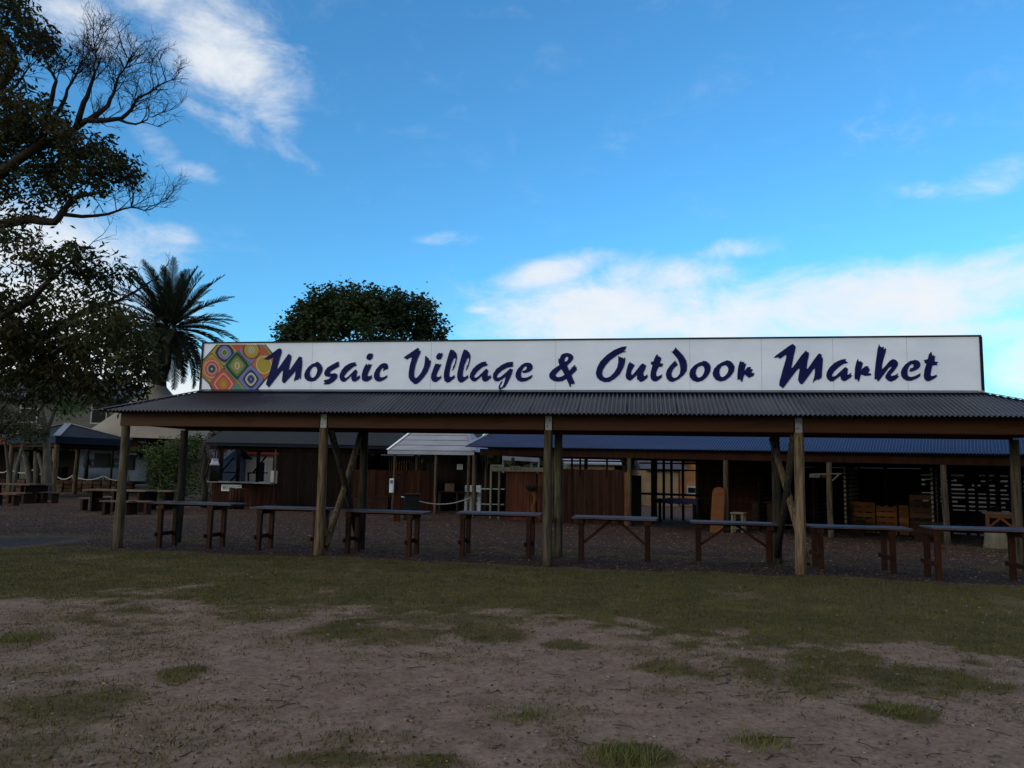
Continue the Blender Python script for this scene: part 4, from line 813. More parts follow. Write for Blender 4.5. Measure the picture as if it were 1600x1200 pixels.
# craft stall frame standing in the left bay
st = thing('stall_frame', 'timber stall frame with two thin uprights at the left end of the far shed', 'stall', S2(u2(775, -.1), -.1), rz2)
for px in (767, 780): MB().bar(S2(u2(px, -.1), -.1, -.05), S2(u2(px, -.1), -.1, z2(px, 735, -.1)), .055, .055, N2).build('upright', M['rawwood'], st)
MB().bar(S2(u2(766, -.12), -.12, z2(770, 733, -.12)), S2(u2(852, -.12), -.12, z2(850, 734, -.12)), .06, .14).build('rail', M['rawwood'], st)
for y_ in (764, 788): MB().bar(S2(u2(744, -.06), -.05, z2(760, y_, -.05)), S2(u2(788, -.06), -.05, z2(780, y_, -.05)), .035, .035).build('crossbar', M['galv'], st)
def name_board(px0, px1, py0, py1, v, lb, m_, words=True, parent=None):
    a, b_ = u2(px0, v), u2(px1, v); za, zb = z2(px0, py1, v), z2(px0, py0, v)
    t = thing('name_board', lb, 'sign', S2((a + b_) / 2, v, za), rz2, 'small name boards in the far shed')
    MB().bar(S2(a, v, (za + zb) / 2), S2(b_, v, (za + zb) / 2), .025, zb - za, bev=.003).build('board', M[m_], t)
    mb = MB(); u = a + (b_ - a) * .08; h = (zb - za) * .5
    while u < b_ - (b_ - a) * .12:                       # unreadable painted marks
        w_ = random.uniform(.03, .055)
        if random.random() < .85:
            mb.bar(S2(u, v - .015, za + h * .5), S2(u, v - .015, za + h * 1.5), .014, .003, N2); mb.bar(S2(u, v - .016, za + h * random.choice((.6, 1, 1.4))), S2(u + w_ * .7, v - .016, za + h * random.choice((.6, 1, 1.4))), .003, .014)
        u += w_ * 1.35
    mb.build('marking', M['black'], t)
name_board(766, 787, 726, 733, -.16, 'small pale name board on the left end of the stall rail', 'rawwood')
name_board(797, 813, 728, 733.5, -.16, 'shorter pale name board right of the first on the stall rail', 'rawwood')
name_board(1265, 1282, 740, 746, .1, 'pale name board hanging left of the far timber pole with the bracket', 'rawwood')
name_board(1284, 1292, 741, 746, .1, 'reddish name board right against the far timber pole with the bracket', 'leanboard')
# gnarled log with a bowl on it
c = S2(u2(835, -.3), -.3); t = thing('log_post', 'gnarled upright log with a dark bowl on top before the red planks', 'log', c)
P = []; Rr = []
for k in range(9): P.append(c + Vector((.03 * math.sin(k * 1.3), .03 * math.cos(k * 1.7), -.05 + 1.05 * k / 8))); Rr.append(.085 + .02 * math.sin(k * 2.1) - .003 * k)
MB().tube(P, Rr, 10, wob=.08).build('log', M['leanboard'], t)
b0 = thing('bowl', 'dark wide bowl on top of the gnarled log', 'bowl', c + Vector((-.1, 0, .99)))
MB().lathe(c + Vector((-.1, 0, .99)), [(.0, 0), (.10, .0), (.19, .10), (.22, .2), (.20, .2), (.16, .1), (0, .03)], 14).build('bowl_body', M['bark'], b0)
# table with navy cloth in the opening
def plain_table(name, lb, px0, px1, v, H_, W_, topm, legm, braces=False, group=None, thick=.04):
    a, b_ = u2(px0, v), u2(px1, v); t = thing(name, lb, 'table', S2((a + b_) / 2, v + W_ / 2), rz2, group)
    board_top(MB(), lambda u, vv, z: S2(u, v + vv, z), a, b_, 0, W_, H_, 3, thick).build('tabletop', M[topm], t)
    for uu in (a + .1, b_ - .1):
        for vv in (.06, W_ - .06):
            MB().bar(S2(uu, v + vv, -.05), S2(uu, v + vv, H_ - thick), .08, .08, N2, bev=.005).build('leg', M[legm], t)
        if braces:
            sg_ = 1 if uu < (a + b_) / 2 else -1
            MB().bar(S2(uu + sg_ * .04, v + .06, H_ - .35), S2(uu + sg_ * .36, v + .06, H_ - .06), .04, .05).build('brace', M[legm], t)
    MB().bar(S2(a + .1, v + .06, H_ - thick - .05), S2(b_ - .1, v + .06, H_ - thick - .05), .035, .09).build('apron', M[legm], t)
    return t, a, b_
t, a, b_ = plain_table('trestle_table', 'dark trestle table in the bright opening of the far shed, navy cloth on it', 1016, 1088, 2.2, .80, .7, 'plankdark', 'plankdark')
tc_ = thing('tablecloth', 'navy cloth hanging over the front of the table in the bright opening', 'cloth', S2((a + b_) / 2 + .3, 2.5, .81), rz2)
mb = MB(); n_ = 30; u0, u1_ = a + .45, b_ + .03
rows = []
for k in range(n_ + 1):
    u = u0 + (u1_ - u0) * k / n_; wv = .018 * math.sin(k * 1.5) + .01 * math.sin(k * .6)
    rows.append([S2(u, 2.93, .825), S2(u, 2.19, .826), S2(u, 2.175 + wv * .3, .80), S2(u, 2.17 + wv, .66 + .02 * math.sin(k * .8))])
for A_, B_ in zip(rows, rows[1:]):
    for j in range(3): mb.poly([A_[j], A_[j + 1], B_[j + 1], B_[j]], .5)
mb.build('cloth', M['navycloth'], tc_)
t, a, b_ = plain_table('rustic_table', 'reddish rustic table with corner braces at the right end of the far shed', 1533, 1590, .35, .82, .7, 'picnictop', 'leanboard', True)
c = S2(u2(1552, -.1), -.05); t = thing('tree_stump', 'pale sawn tree stump in front of the rustic braced table', 'stump', c)
MB().lathe(c, [(.0, -.06), (.30, -.06), (.27, .05), (.25, .2), (.24, .40), (.22, .41), (0, .41)], 18).build('stump', M['rawwood'], t)
# leaning plywood board, stool, benches, pallets
a, b_ = u2(1113, -.12), u2(1133, -.12); za = z2(1122, 761, -.12)
t = thing('plywood_board', 'orange-brown plywood board with rounded top leaning on a far shed pole', 'board', S2((a + b_) / 2, -.12), rz2)
P = [S2(a, -.42, .0), S2(b_, -.42, .0), S2(b_, -.12, za - .14), S2(b_ - .05, -.105, za - .04), S2(b_ - .14, -.10, za), S2(a + .14, -.10, za), S2(a + .05, -.105, za - .04), S2(a, -.12, za - .14)]
MB().slab(P, N2 * .02, .5).build('panel', M['leanboard'], t)
def stool(px, v, H_, W_, lb, m_):
    u = u2(px, v, 820); t = thing('stool', lb, 'stool', S2(u, v), rz2, 'stools at the far shed')
    MB().box(S2(u, v, H_), (W_, W_, .05), Matrix.Rotation(rz2, 3, 'Z'), bev=.008).build('seat', M[m_], t)
    for x in (-1, 1):
        for y in (-1, 1): MB().bar(S2(u + x * (W_ / 2 - .04), v + y * (W_ / 2 - .04), -.05), S2(u + x * (W_ / 2 - .05), v + y * (W_ / 2 - .05), H_ - .02), .06, .06, N2).build('leg', M[m_], t)
    mb = MB()
    for y in (-1, 1): mb.bar(S2(u - W_ / 2 + .06, v + y * (W_ / 2 - .04), .15), S2(u + W_ / 2 - .06, v + y * (W_ / 2 - .04), .15), .03, .05)
    mb.build('rung', M[m_], t)
stool(1154, -.2, .56, .37, 'pale rough wooden stool beside the leaning plywood board', 'rawwood')
def pallet(px0, px1, v, z0, z1, lb, m_, n=6):
    a, b_ = u2(px0, v), u2(px1, v); t = thing('pallet', lb, 'pallet', S2((a + b_) / 2, v), rz2, 'pallets standing in the far shed')
    slatwall(MB(), S2f, a, b_, v, z0, z1, (z1 - z0) / n * .82, (z1 - z0) / n * .18).build('slats', M[m_], t)
    mb = MB()
    for k in range(3): u = a + .05 + (b_ - a - .1) * k / 2; mb.bar(S2(u, v + .06, z0), S2(u, v + .06, z1), .09, .09, N2)
    mb.build('bearer', M[m_], t)
for (p0, p1, y0, y1, lb) in [(1331, 1366, 791, 824, 'orange-brown pallet nearest the slatted divider in the far shed'), (1368, 1400, 790, 824, 'brightest orange pallet, second from the slatted divider'), (1403, 1418, 790, 824, 'narrow orange-brown pallet at the right of the bright ones')]:
    pallet(p0, p1, 1.9, .06, z2((p0 + p1) / 2, y0, 1.9), lb, 'palletorange', 5)
pallet(1420, 1456, 1.9, .06, z2(1440, 780, 1.9), 'dark brown pallet beside the right slatted divider', 'pallet', 6)
def slab_bench(px0, px1, v, H_, lb, m_='pallet'):
    a, b_ = u2(px0, v), u2(px1, v); t = thing('slab_bench', lb, 'bench', S2((a + b_) / 2, v), rz2, 'plank benches in the far shed')
    board_top(MB(), lambda u, vv, z: S2(u, v + vv, z), a, b_, 0, .38, H_, 2, .05).build('seat', M[m_], t)
    for uu in (a + .18, b_ - .18): MB().box(S2(uu, v + .19, H_ / 2 - .05), (.2, .26, H_), Matrix.Rotation(rz2, 3, 'Z')).build('leg', M[m_], t)
slab_bench(1330, 1352, 1.2, .5, 'short dark plank bench at the left of the orange pallets'); slab_bench(1420, 1476, .6, .5, 'long brown plank bench left of the far right pole')
slab_bench(1170, 1212, 1.6, .85, 'high plank bench in the dark bay beside the right crossed poles')
# pole bracket, and a hanging lamp bracket
t = thing('pole_bracket', 'pale timber arm with a diagonal strut on the far pole', 'bracket', S2(u2(1299, -.1), -.1, 1.5), rz2)
MB().bar(S2(u2(1268, -.1), -.1, z2(1280, 741, -.1)), S2(u2(1316, -.1), -.1, z2(1316, 740, -.1)), .03, .03).build('arm', M['rawwood'], t)
MB().bar(S2(u2(1301, -.1), -.1, z2(1301, 751, -.1)), S2(u2(1311, -.1), -.1, z2(1311, 741.5, -.1)), .028, .028).build('strut', M['rawwood'], t)
# ------------------------------------------------------------------ breakfast kiosk
KY = 31.0
def K(px, py, dy=0.0): return at(px, py, KY + dy)
kx = lambda px, dy=0: at(px, 750, KY + dy).x
kz_ = lambda py, px=450, dy=0: at(px, py, KY + dy).z
SK = lambda u, v, z: Vector((u, KY + v, z))
kio = thing('breakfast_kiosk', 'dark plank kiosk with a serving hatch, white counter and dark teal roof', 'kiosk', (kx(450), KY, 0))
ke = 2.52
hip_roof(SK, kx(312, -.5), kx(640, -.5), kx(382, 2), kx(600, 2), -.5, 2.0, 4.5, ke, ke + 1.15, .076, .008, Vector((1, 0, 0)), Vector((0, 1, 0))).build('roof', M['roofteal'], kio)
MB().bar(SK(kx(318), -.42, ke - .06), SK(kx(640), -.42, ke - .06), .03, .14).build('fascia', M['fascia'], kio)
mb = MB()
for k in range(12): x = kx(322) + (kx(640) - kx(322)) * k / 11; mb.bar(SK(x, -.4, ke - .05), SK(x, .6, ke + .35), .05, .1)
mb.build('rafter', M['plankdark'], kio)
MB().bar(SK(kx(325), 0, ke - .19), SK(kx(640), 0, ke - .19), .06, .14).build('beam', M['plank'], kio)
MB().bar(SK(kx(325), 4, ke - .19), SK(kx(640), 4, ke - .19), .06, .14).build('beam', M['plankdark'], kio)
plankwall(MB(), SK, kx(332), kx(431), .0, 0, kz_(757)).build('wall', M['plank'], kio)
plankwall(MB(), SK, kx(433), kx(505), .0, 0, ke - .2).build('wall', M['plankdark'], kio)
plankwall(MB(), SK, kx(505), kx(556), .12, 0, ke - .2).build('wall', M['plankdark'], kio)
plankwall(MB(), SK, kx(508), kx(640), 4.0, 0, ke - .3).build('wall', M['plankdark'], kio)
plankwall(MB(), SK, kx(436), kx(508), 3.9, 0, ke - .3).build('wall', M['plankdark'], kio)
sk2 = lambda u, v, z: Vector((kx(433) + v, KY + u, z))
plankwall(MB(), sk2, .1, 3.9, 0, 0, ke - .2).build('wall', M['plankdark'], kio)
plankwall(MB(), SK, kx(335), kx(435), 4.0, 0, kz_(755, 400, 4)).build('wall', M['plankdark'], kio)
mb = MB().bar(SK(kx(329), -.12, kz_(754.5)), SK(kx(427), -.12, kz_(755.5)), .5, .055, bev=.006); mb.build('counter', M['galv'], kio)
MB().bar(SK(kx(429.5), -.05, kz_(757)), SK(kx(429.5), -.05, ke - .2), .06, .05, Vector((0, 1, 0))).build('hatch_frame', M['pole'], kio)
MB().bar(SK(kx(340), .0, kz_(757)), SK(kx(340), .0, ke - .2), .12, .1, Vector((0, 1, 0))).build('post', M['plank'], kio)
for px in (345, 371, 402):
    MB().bar(SK(kx(px, 4), 4, 0), SK(kx(px, 4), 4, ke - .2), .14 if px != 345 else .1, .1, Vector((0, 1, 0))).build('post', M['plankdark'], kio)
for (a, b_) in (((348, 735), (366, 714)), ((360, 752), (370, 741)), ((396, 738), (416, 713)), ((346, 737.5), (369, 738.5)), ((387, 739), (418, 739)), ((388, 739), (388, 752))):
    p, q = K(a[0], a[1], 3.9), K(b_[0], b_[1], 3.9); MB().bar(p, q, .06, .075, Vector((0, 1, 0))).build('brace', M['plankdark'], kio)
t = thing('shutter_board', 'white narrow shutter board inside the kiosk hatch beside the frame', 'board', (kx(419), KY + .6, 0))
MB().bar(Vector((kx(418), KY + .6, .9)), Vector((kx(418), KY + .6, kz_(736))), .13, .03, Vector((0, 1, 0))).build('board', M['white'], t); MB().bar(Vector((kx(421.5), KY + .6, .9)), Vector((kx(421.5), KY + .6, kz_(736))), .05, .03, Vector((0, 1, 0))).build('edge', M['white'], t)
t = thing('chalk_board', 'dark menu board in the top right of the kiosk hatch', 'board', (kx(423), KY + .5, 1.5))
MB().bar(Vector((kx(423), KY + .5, kz_(736))), Vector((kx(423), KY + .5, kz_(712))), .2, .03, Vector((0, 1, 0))).build('slate', M['black'], t)

def text_mesh(txt, size, name, mat_, parent, origin, ex, ez, bold=.0, align='CENTER'):
    cu = bpy.data.curves.new('txt', 'FONT'); cu.body = txt; cu.size = size; cu.offset = bold; cu.align_x = align; cu.extrude = .002
    ob = bpy.data.objects.new('txt', cu); col.objects.link(ob); dg = bpy.context.evaluated_depsgraph_get(); dg.update()
    me = bpy.data.meshes.new_from_object(ob.evaluated_get(dg)); bpy.data.objects.remove(ob)
    mb = MB(); ey = Vector(ex).cross(Vector(ez)) * -1
    mb.v = [Vector(origin) + Vector(ex) * v.co.x + Vector(ez) * v.co.y - ey * v.co.z * -1 for v in me.vertices]
    for p in me.polygons: mb.face(list(p.vertices), .5)
    return mb.build(name, mat_, parent)
a, b_ = K(345.5, 767, -.06), K(377.5, 757.5, -.06); cxm = (a + b_) / 2
t = thing('breakfast_sign', 'small white sign reading BREAKFAST on the kiosk planks below the counter', 'sign', (cxm.x, cxm.y, a.z))
MB().bar((a.x, a.y, cxm.z), (b_.x, a.y, cxm.z), .02, b_.z - a.z).build('board', M['white'], t)
text_mesh('BREAKFAST', .20, 'lettering', M['letter'], t, (cxm.x, a.y - .014, cxm.z - .07), (.66, 0, 0), (0, 0, 1), .0)
# bin before the kiosk: split-log barrel
c = ground(369, 796); t = thing('log_bin', 'brown log bin standing before the kiosk, hiding half the breakfast sign', 'bin', c)
for k in range(14):
    a_ = 2 * math.pi * k / 14; p = c + Vector((.23 * math.cos(a_), .23 * math.sin(a_), 0))
    MB().tube([p + Vector((0, 0, -.05)), p + Vector((0, 0, .78 + .02 * math.sin(k * 2.3)))], .058, 7).build('stave', M['plank' if k % 3 else 'picnic'], t)
MB().lathe(c, [(.19, .0), (.19, .76), (0, .76)], 16).build('liner', M['black'], t)
# hanging milk can at the kiosk corner
p = at(335, 735, KY - 1.0); t = thing('milk_can', 'dark hanging can with a white neck at the left corner of the kiosk', 'can', p)
MB().lathe(p, [(0, -.42), (.17, -.42), (.19, -.3), (.19, .12), (.16, .2)], 14).build('can_body', M['bark'], t); MB().lathe(p, [(.165, .195), (.19, .22), (.13, .3), (.12, .42), (.14, .44), (0, .45)], 14).build('can_neck', M['white'], t)
MB().tube([p + Vector((0, 0, .45)), (p.x, p.y, 2.5)], .02, 6).build('hook', M['black'], t)
# twisted small dead tree at the kiosk corner
def trunk_poly(mb, pts, Y, r0, r1, n=8):
    P = [at(px, py, Y + dy) for (px, py, dy) in [(q + (0,))[:3] for q in pts]]; mb.tube(P, [r0 + (r1 - r0) * k / (len(P) - 1) for k in range(len(P))], n); return P
t = thing('gnarled_tree', 'twisted thin grey tree beside the left corner of the kiosk', 'tree', at(320, 792, 29.5))
mb = MB(); trunk_poly(mb, [(318, 793), (321, 770), (317, 745), (321, 718), (318, 700), (322, 690)], 29.5, .13, .07); trunk_poly(mb, [(320, 760), (314, 735), (317, 712), (311, 695)], 29.6, .08, .04); trunk_poly(mb, [(321, 745), (327, 722), (325, 703)], 29.4, .06, .03)
mb.build('trunk', M['bark'], t)

# open shed standing behind the pavilion
RY = 34.2; SR = lambda u, v, z: Vector((u, RY + v, z)); rx0, rx1 = at(648, 740, RY).x, at(752, 740, RY).x
rs = thing('rear_shed', 'dark-roofed plank shed just visible behind the white pavilion', 'shed', ((rx0 + rx1) / 2, RY, 0))
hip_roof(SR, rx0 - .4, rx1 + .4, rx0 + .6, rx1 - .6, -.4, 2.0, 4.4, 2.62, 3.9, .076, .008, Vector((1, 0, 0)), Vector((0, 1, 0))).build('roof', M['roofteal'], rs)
for v_ in (0, 4.0): MB().bar(SR(rx0, v_, 2.48), SR(rx1, v_, 2.48), .06, .2).build('beam', M['plankdark'], rs)
plankwall(MB(), SR, rx0, rx1, 3.9, 0, 2.4).build('back_wall', M['plankdark'], rs)
for u_ in (rx0, (rx0 + rx1) / 2, rx1): MB().bar(SR(u_, 0, -.05), SR(u_, 0, 2.4), .1, .1, (0, 1, 0)).build('post', M['plankdark'], rs)

# fence of planks right of the kiosk
t = thing('plank_fence', 'red-brown plank fence under the white pavilion roof, lower pale panel at its left', 'fence', (kx(615), KY - .6, 0))
plankwall(MB(), SK, kx(557), kx(683), -.6, 0, kz_(735, 620), .12, .01).build('boards', M['plank'], t)
plankwall(MB(), SK, kx(552, -1), kx(606, -1), -.75, 0, kz_(773, 580), .1, .01).build('low_panel', M['picnic'], t)
MB().bar(SK(kx(552), -.74, kz_(772)), SK(kx(606), -.74, kz_(772)), .07, .05).build('rail', M['picnic'], t)

# ------------------------------------------------------------------ white pavilion
PY = 29.2
pav = thing('white_pavilion', 'small pavilion with a white sheeted hipped roof between kiosk and long shed', 'pavilion', at(672, 795, PY) * 1.0)
pav.location.z = 0; MWS[pav['_mw']] = Matrix.Translation(pav.location)
A = at(606, 701, PY); B = at(741, 709, PY - .8); dpx = (B - A); dpx.z = 0; Dp = dpx.normalized(); Np = Vector((-Dp.y, Dp.x, 0)); Wp = dpx.length; pz = (A.z + B.z) / 2
SP = lambda u, v, z: Vector((A.x, A.y, 0)) + Dp * u + Np * v + Vector((0, 0, z))
hz_, run = 1.0, 1.25
rf = []
mb = MB(); n_ = 5
for k in range(n_):                      # lapped sheets, front slope
    t0, t1 = k / n_, (k + 1) / n_
    for (s0, s1, f) in ((t0, t1, 0),):
        P = [SP(run * s0 * .62, run * s0, pz + hz_ * s0 + .018), SP(Wp - run * s0 * .62, run * s0, pz + hz_ * s0 + .018), SP(Wp - run * s1 * .62, run * s1, pz + hz_ * s1 + .0), SP(run * s1 * .62, run * s1, pz + hz_ * s1 + .0)]
        mb.slab(P, (0, 0, .03), .5)
for (sx) in (0, 1):
    o0 = 0 if sx == 0 else Wp; sg_ = 1 if sx == 0 else -1
    mb.slab([SP(o0, 0, pz), SP(o0 + sg_ * run * .62, run, pz + hz_), SP(o0 + sg_ * run * .62, 2.6 - run, pz + hz_), SP(o0, 2.6, pz)], (0, 0, .015), .5)
mb.slab([SP(0, 2.6, pz), SP(Wp, 2.6, pz), SP(Wp - run * .62, 2.6 - run, pz + hz_), SP(run * .62, 2.6 - run, pz + hz_)], (0, 0, .015), .5)
mb.slab([SP(run * .62, run, pz + hz_), SP(Wp - run * .62, run, pz + hz_), SP(Wp - run * .62, 2.6 - run, pz + hz_), SP(run * .62, 2.6 - run, pz + hz_)], (0, 0, .015), .5)
proof = mb.build('roof', M['whiteroof'], pav)
for k in range(1, n_):
    t_ = k / n_; MB().bar(SP(run * t_ * .62 + .05, run * t_ - .012, pz + hz_ * t_ + .012), SP(Wp - run * t_ * .62 - .05, run * t_ - .012, pz + hz_ * t_ + .012), .02, .03, tone=.5).build('lap_strip', M['greywall'], proof)
MB().bar(SP(.0, -.02, pz + .04), SP(run * .62, run, pz + hz_ + .05), .14, .02, tone=.5).build('barge_board', M['white'], proof); MB().bar(SP(Wp, -.02, pz + .04), SP(Wp - run * .62, run, pz + hz_ + .05), .14, .02, tone=.5).build('barge_board', M['whiteroof'], proof)
MB().bar(SP(0, -.012, pz - .06), SP(Wp, -.012, pz - .06), .02, .13, tone=.5).build('fascia', M['whiteroof'], proof)
for u, v in ((.25, .1), (Wp * .56, .1), (Wp - .22, .1), (.25, 2.45), (Wp - .22, 2.45)): pole(SP(u, v, 0), pz - .05, .055, .05, 'polegrey', pav)
plankwall(MB(), lambda u, v, z: SP(u, v, z), -.2, Wp + .2, 2.75, 0, 1.9).build('back_wall', M['plankdark'], pav)
p = SP(Wp * .86, 1.6, 0); t = thing('fridge', 'pale blue-grey chest-high fridge under the white pavilion', 'fridge', p)
MB().box(p + Vector((0, 0, .55)), (.62, .6, 1.0), bev=.03).build('cabinet', M['fridge'], t); MB().box(p + Vector((0, -.32, .75)), (.6, .04, .5), bev=.015).build('door', M['fridge'], t); MB().box(p + Vector((0, -.32, .27)), (.6, .04, .40), bev=.015).build('door', M['fridge'], t)
p = SP(Wp * .74, .9, 0); t = thing('work_bench', 'dark work bench with thin legs in front of the pale fridge', 'table', p); 
MB().box(p + Vector((0, 0, .78)), (1.5, .6, .05), bev=.01).build('benchtop', M['plankdark'], t)
for x in (-.68, 0, .68):
    for y in (-.24, .24): MB().bar(p + Vector((x, y, -.05)), p + Vector((x, y, .76)), .05, .05, (0, 1, 0)).build('leg', M['poledark'], t)
p2 = p + Vector((-.3, 0, .81)); t = thing('carton', 'brown carton on the work bench under the pavilion', 'box', p2); MB().box(p2 + Vector((0, 0, .15)), (.34, .3, .3), bev=.006).build('carton_body', M['picnictop'], t); MB().box(p2 + Vector((0, 0, .304)), (.05, .3, .004)).build('tape', M['rawwood'], t)
a = at(718.5, 729.5, PY + 1.3); t = thing('notice_sign', 'small white framed notice hanging under the pavilion, above the fridge', 'sign', a)
MB().box(a, (.26, .02, .24)).build('frame', M['black'], t); MB().box(a + Vector((0, -.012, .0)), (.22, .01, .20)).build('sheet', M['white'], t); mb = MB()
for k in range(4): mb.box(a + Vector((0, -.018, .06 - .04 * k)), (.16 - .02 * (k % 2), .003, .014))
mb.build('print', M['black'], t); MB().tube([a + Vector((0, 0, .12)), (a.x, a.y, pz)], .006, 4).build('wire', M['black'], t)

# post with a white box, black bin, rope
c = ground(620, 815); t = thing('timber_post', 'short red-brown timber post carrying a white box', 'post', c); MB().bar(c + Vector((0, 0, -.1)), c + Vector((0, 0, at(620, 741, c.y).z)), .19, .16, (0, 1, 0), bev=.01).build('shaft', M['plank'], t); MB().box(c + Vector((0, 0, at(620, 741, c.y).z + .015)), (.22, .2, .03), bev=.006).build('cap', M['plank'], t)
a = at(612, 759, c.y - .14); t = thing('dispenser_box', 'white upright dispenser box on the left side of the short timber post', 'box', a)
MB().box(a, (.13, .11, .44), bev=.02).build('casing', M['white'], t); MB().box(a + Vector((0, -.0, -.235)), (.07, .07, .05), bev=.01).build('spout', M['black'], t); MB().box(a + Vector((0, -.056, .12)), (.09, .006, .10)).build('window', M['galv'], t)
c = ground(643, 813); hb = at(643, 773, c.y).z
t = thing('black_bin', 'square black bin behind a counter table, pale rope tied to it', 'bin', c)
MB().box(c + Vector((0, 0, hb / 2)), (.46, .42, hb), bev=.02).build('bin_body', M['black'], t); MB().box(c + Vector((0, 0, hb + .012)), (.5, .46, .05), bev=.012).build('rim', M['black'], t); mb = MB().box(c + Vector((0, -.215, hb * .36)), (.40, .012, .03)); mb.build('handle', M['galv'], t)
def rope(P, r_=.016, sag=.25, n=14):
    o_ = []
    for a, b_ in zip(P, P[1:]):
        for k in range(n + 1):
            s_ = k / n; o_.append(Vector(a).lerp(Vector(b_), s_) - Vector((0, 0, sag * 4 * s_ * (1 - s_))))
    return o_
t = thing('slack_rope', 'pale slack rope from the black bin to the first pole of the long shed', 'rope', c + Vector((0, 0, .5)))
e = S2(u2(738), -.05, z2(738, 777)); MB().tube(rope([c + Vector((.24, -.1, at(655, 783, c.y).z)), e], sag=.16), .018, 6).build('rope', M['rope'], t)
MB().tube(rope([c + Vector((-.24, 0, at(632, 777, c.y).z)), at(622, 773, c.y + .3)], sag=.02), .018, 6).build('rope', M['rope'], t)

# ------------------------------------------------------------------ buildings far behind the sheds
def cottage(name, lb, px0, px1, py_e, Y, wallm, roofm, depth=6, rise=1.6, wins=(), fascia=None):
    a, b_ = at(px0, 740, Y).x, at(px1, 740, Y).x; ze = at((px0 + px1) / 2, py_e, Y).z
    t = thing(name, lb, 'building', ((a + b_) / 2, Y, 0)); w_, h = b_ - a, ze
    MB().box(((a + b_) / 2, Y + depth / 2, ze / 2 - .1), (w_, depth, ze + .2), tone=.5).build('wall', M[wallm], t)
    mb = MB(); o_ = .35
    P = [Vector((a - o_, Y - o_, ze)), Vector((b_ + o_, Y - o_, ze)), Vector((b_ + o_, Y + depth / 2, ze + rise)), Vector((a - o_, Y + depth / 2, ze + rise))]; mb.slab(P, (0, 0, .08), .5)
    P = [Vector((a - o_, Y + depth + o_, ze)), Vector((a - o_, Y + depth / 2 , ze + rise)), Vector((b_ + o_, Y + depth / 2, ze + rise)), Vector((b_ + o_, Y + depth + o_, ze))]; mb.slab(P, (0, 0, .08), .5)
    for x in (a, b_): mb.slab([Vector((x, Y + .02, ze)), Vector((x, Y + depth - .02, ze)), Vector((x, Y + depth / 2, ze + rise - .03))], (.02 if x == a else -.02, 0, 0), .5)
    mb.build('roof', M[roofm], t)
    if fascia: MB().box(((a + b_) / 2, Y - .4, ze - .02), (w_ + .6, .04, .26), tone=.5).build('fascia', M[fascia], t)
    for (x0, x1, y0, y1) in wins:
        p, q = at(x0, y1, Y - .03), at(x1, y0, Y - .03); cc_ = (p + q) / 2
        f = MB().box(cc_, (q.x - p.x + .12, .05, q.z - p.z + .12)).build('window', M['white'], t); MB().box(cc_ + Vector((0, -.02, 0)), (q.x - p.x, .05, q.z - p.z)).build('pane', M['glass'], f)
    return t
cb_ = cottage('beige_cottage', 'beige rendered cottage with red-brown fascia seen through the kiosk hatch', 318, 470, 706, 44, 'beige', 'houseroof', fascia='redfascia', wins=((404, 414, 722, 752),))
p, q = at(348, 764, 43.9), at(363, 713, 43.9)
t = thing('blue_door_panel', 'pale blue panelled double door seen through the left of the kiosk hatch', 'door', (0.5 * (p.x + q.x), 43.9, 0)); cc_ = (p + q) / 2
MB().box(cc_, (q.x - p.x, .06, q.z - p.z)).build('leaf', flat('sky_blue_paint', (.30, .42, .60)), t); mb = MB()
for k in range(1, 6): mb.box((cc_.x, 43.86, p.z + (q.z - p.z) * k / 6), (q.x - p.x, .03, .03))
for k in (1, 2): mb.box((p.x + (q.x - p.x) * k / 3, 43.855, cc_.z), (.03, .03, q.z - p.z))
mb.build('glazing_bar', M['fascia'], t)
cottage('grey_annex', 'low grey annex beyond the twisted tree left of the kiosk', 296, 342, 719, 40, 'greywall', 'houseroof', 4, .8)
cottage('orange_cottage', 'orange cottage seen over the plank fence under the white pavilion', 604, 644, 716, 46, 'orangewall', 'houseroof', 5, 1.2)
cottage('tan_cottage', 'tan cottage with grey upper band seen through the far shed opening', 1010, 1060, 735, 40, 'tanwall', 'houseroof', 5, 1.2)
cottage('rust_cottage', 'rust-orange cottage with a window at the right of the far shed opening', 1062, 1130, 722, 41, 'orangewall', 'houseroof', 5, 1.2, wins=((1075, 1086, 762, 770),))
cottage('brown_store', 'brown store with pale roof edge behind the gap above the dark plank counter', 890, 960, 726, 42, 'tanwall', 'whiteroof', 5, .9)
cottage('grey_hall', 'long grey hall glimpsed through the slats at the right', 1230, 1700, 742, 46, 'greywall', 'houseroof', 8, 1.2)
aw = thing('white_awning', 'distant white awning on slim posts seen under the left end of the long shed roof', 'awning', at(812, 760, 40))
aw.location.z = 0; MWS[aw['_mw']] = Matrix.Translation(aw.location)
a, b_ = at(785, 715, 40), at(842, 718, 40); MB().slab([a, b_, b_ + Vector((0, 3, .7)), a + Vector((0, 3, .7))], (0, 0, .1), .5).build('canopy', M['whiteroof'], aw); MB().bar(a + Vector((0, -.02, -.02)), b_ + Vector((0, -.02, -.02)), .03, .2).build('valance', M['whiteroof'], aw)
for px in (786, 830, 841): p = at(px, 740, 40.2); MB().tube([(p.x, 40.2, -.1), (p.x, 40.2, a.z)], .05, 8).build('post', M['galv'], aw)

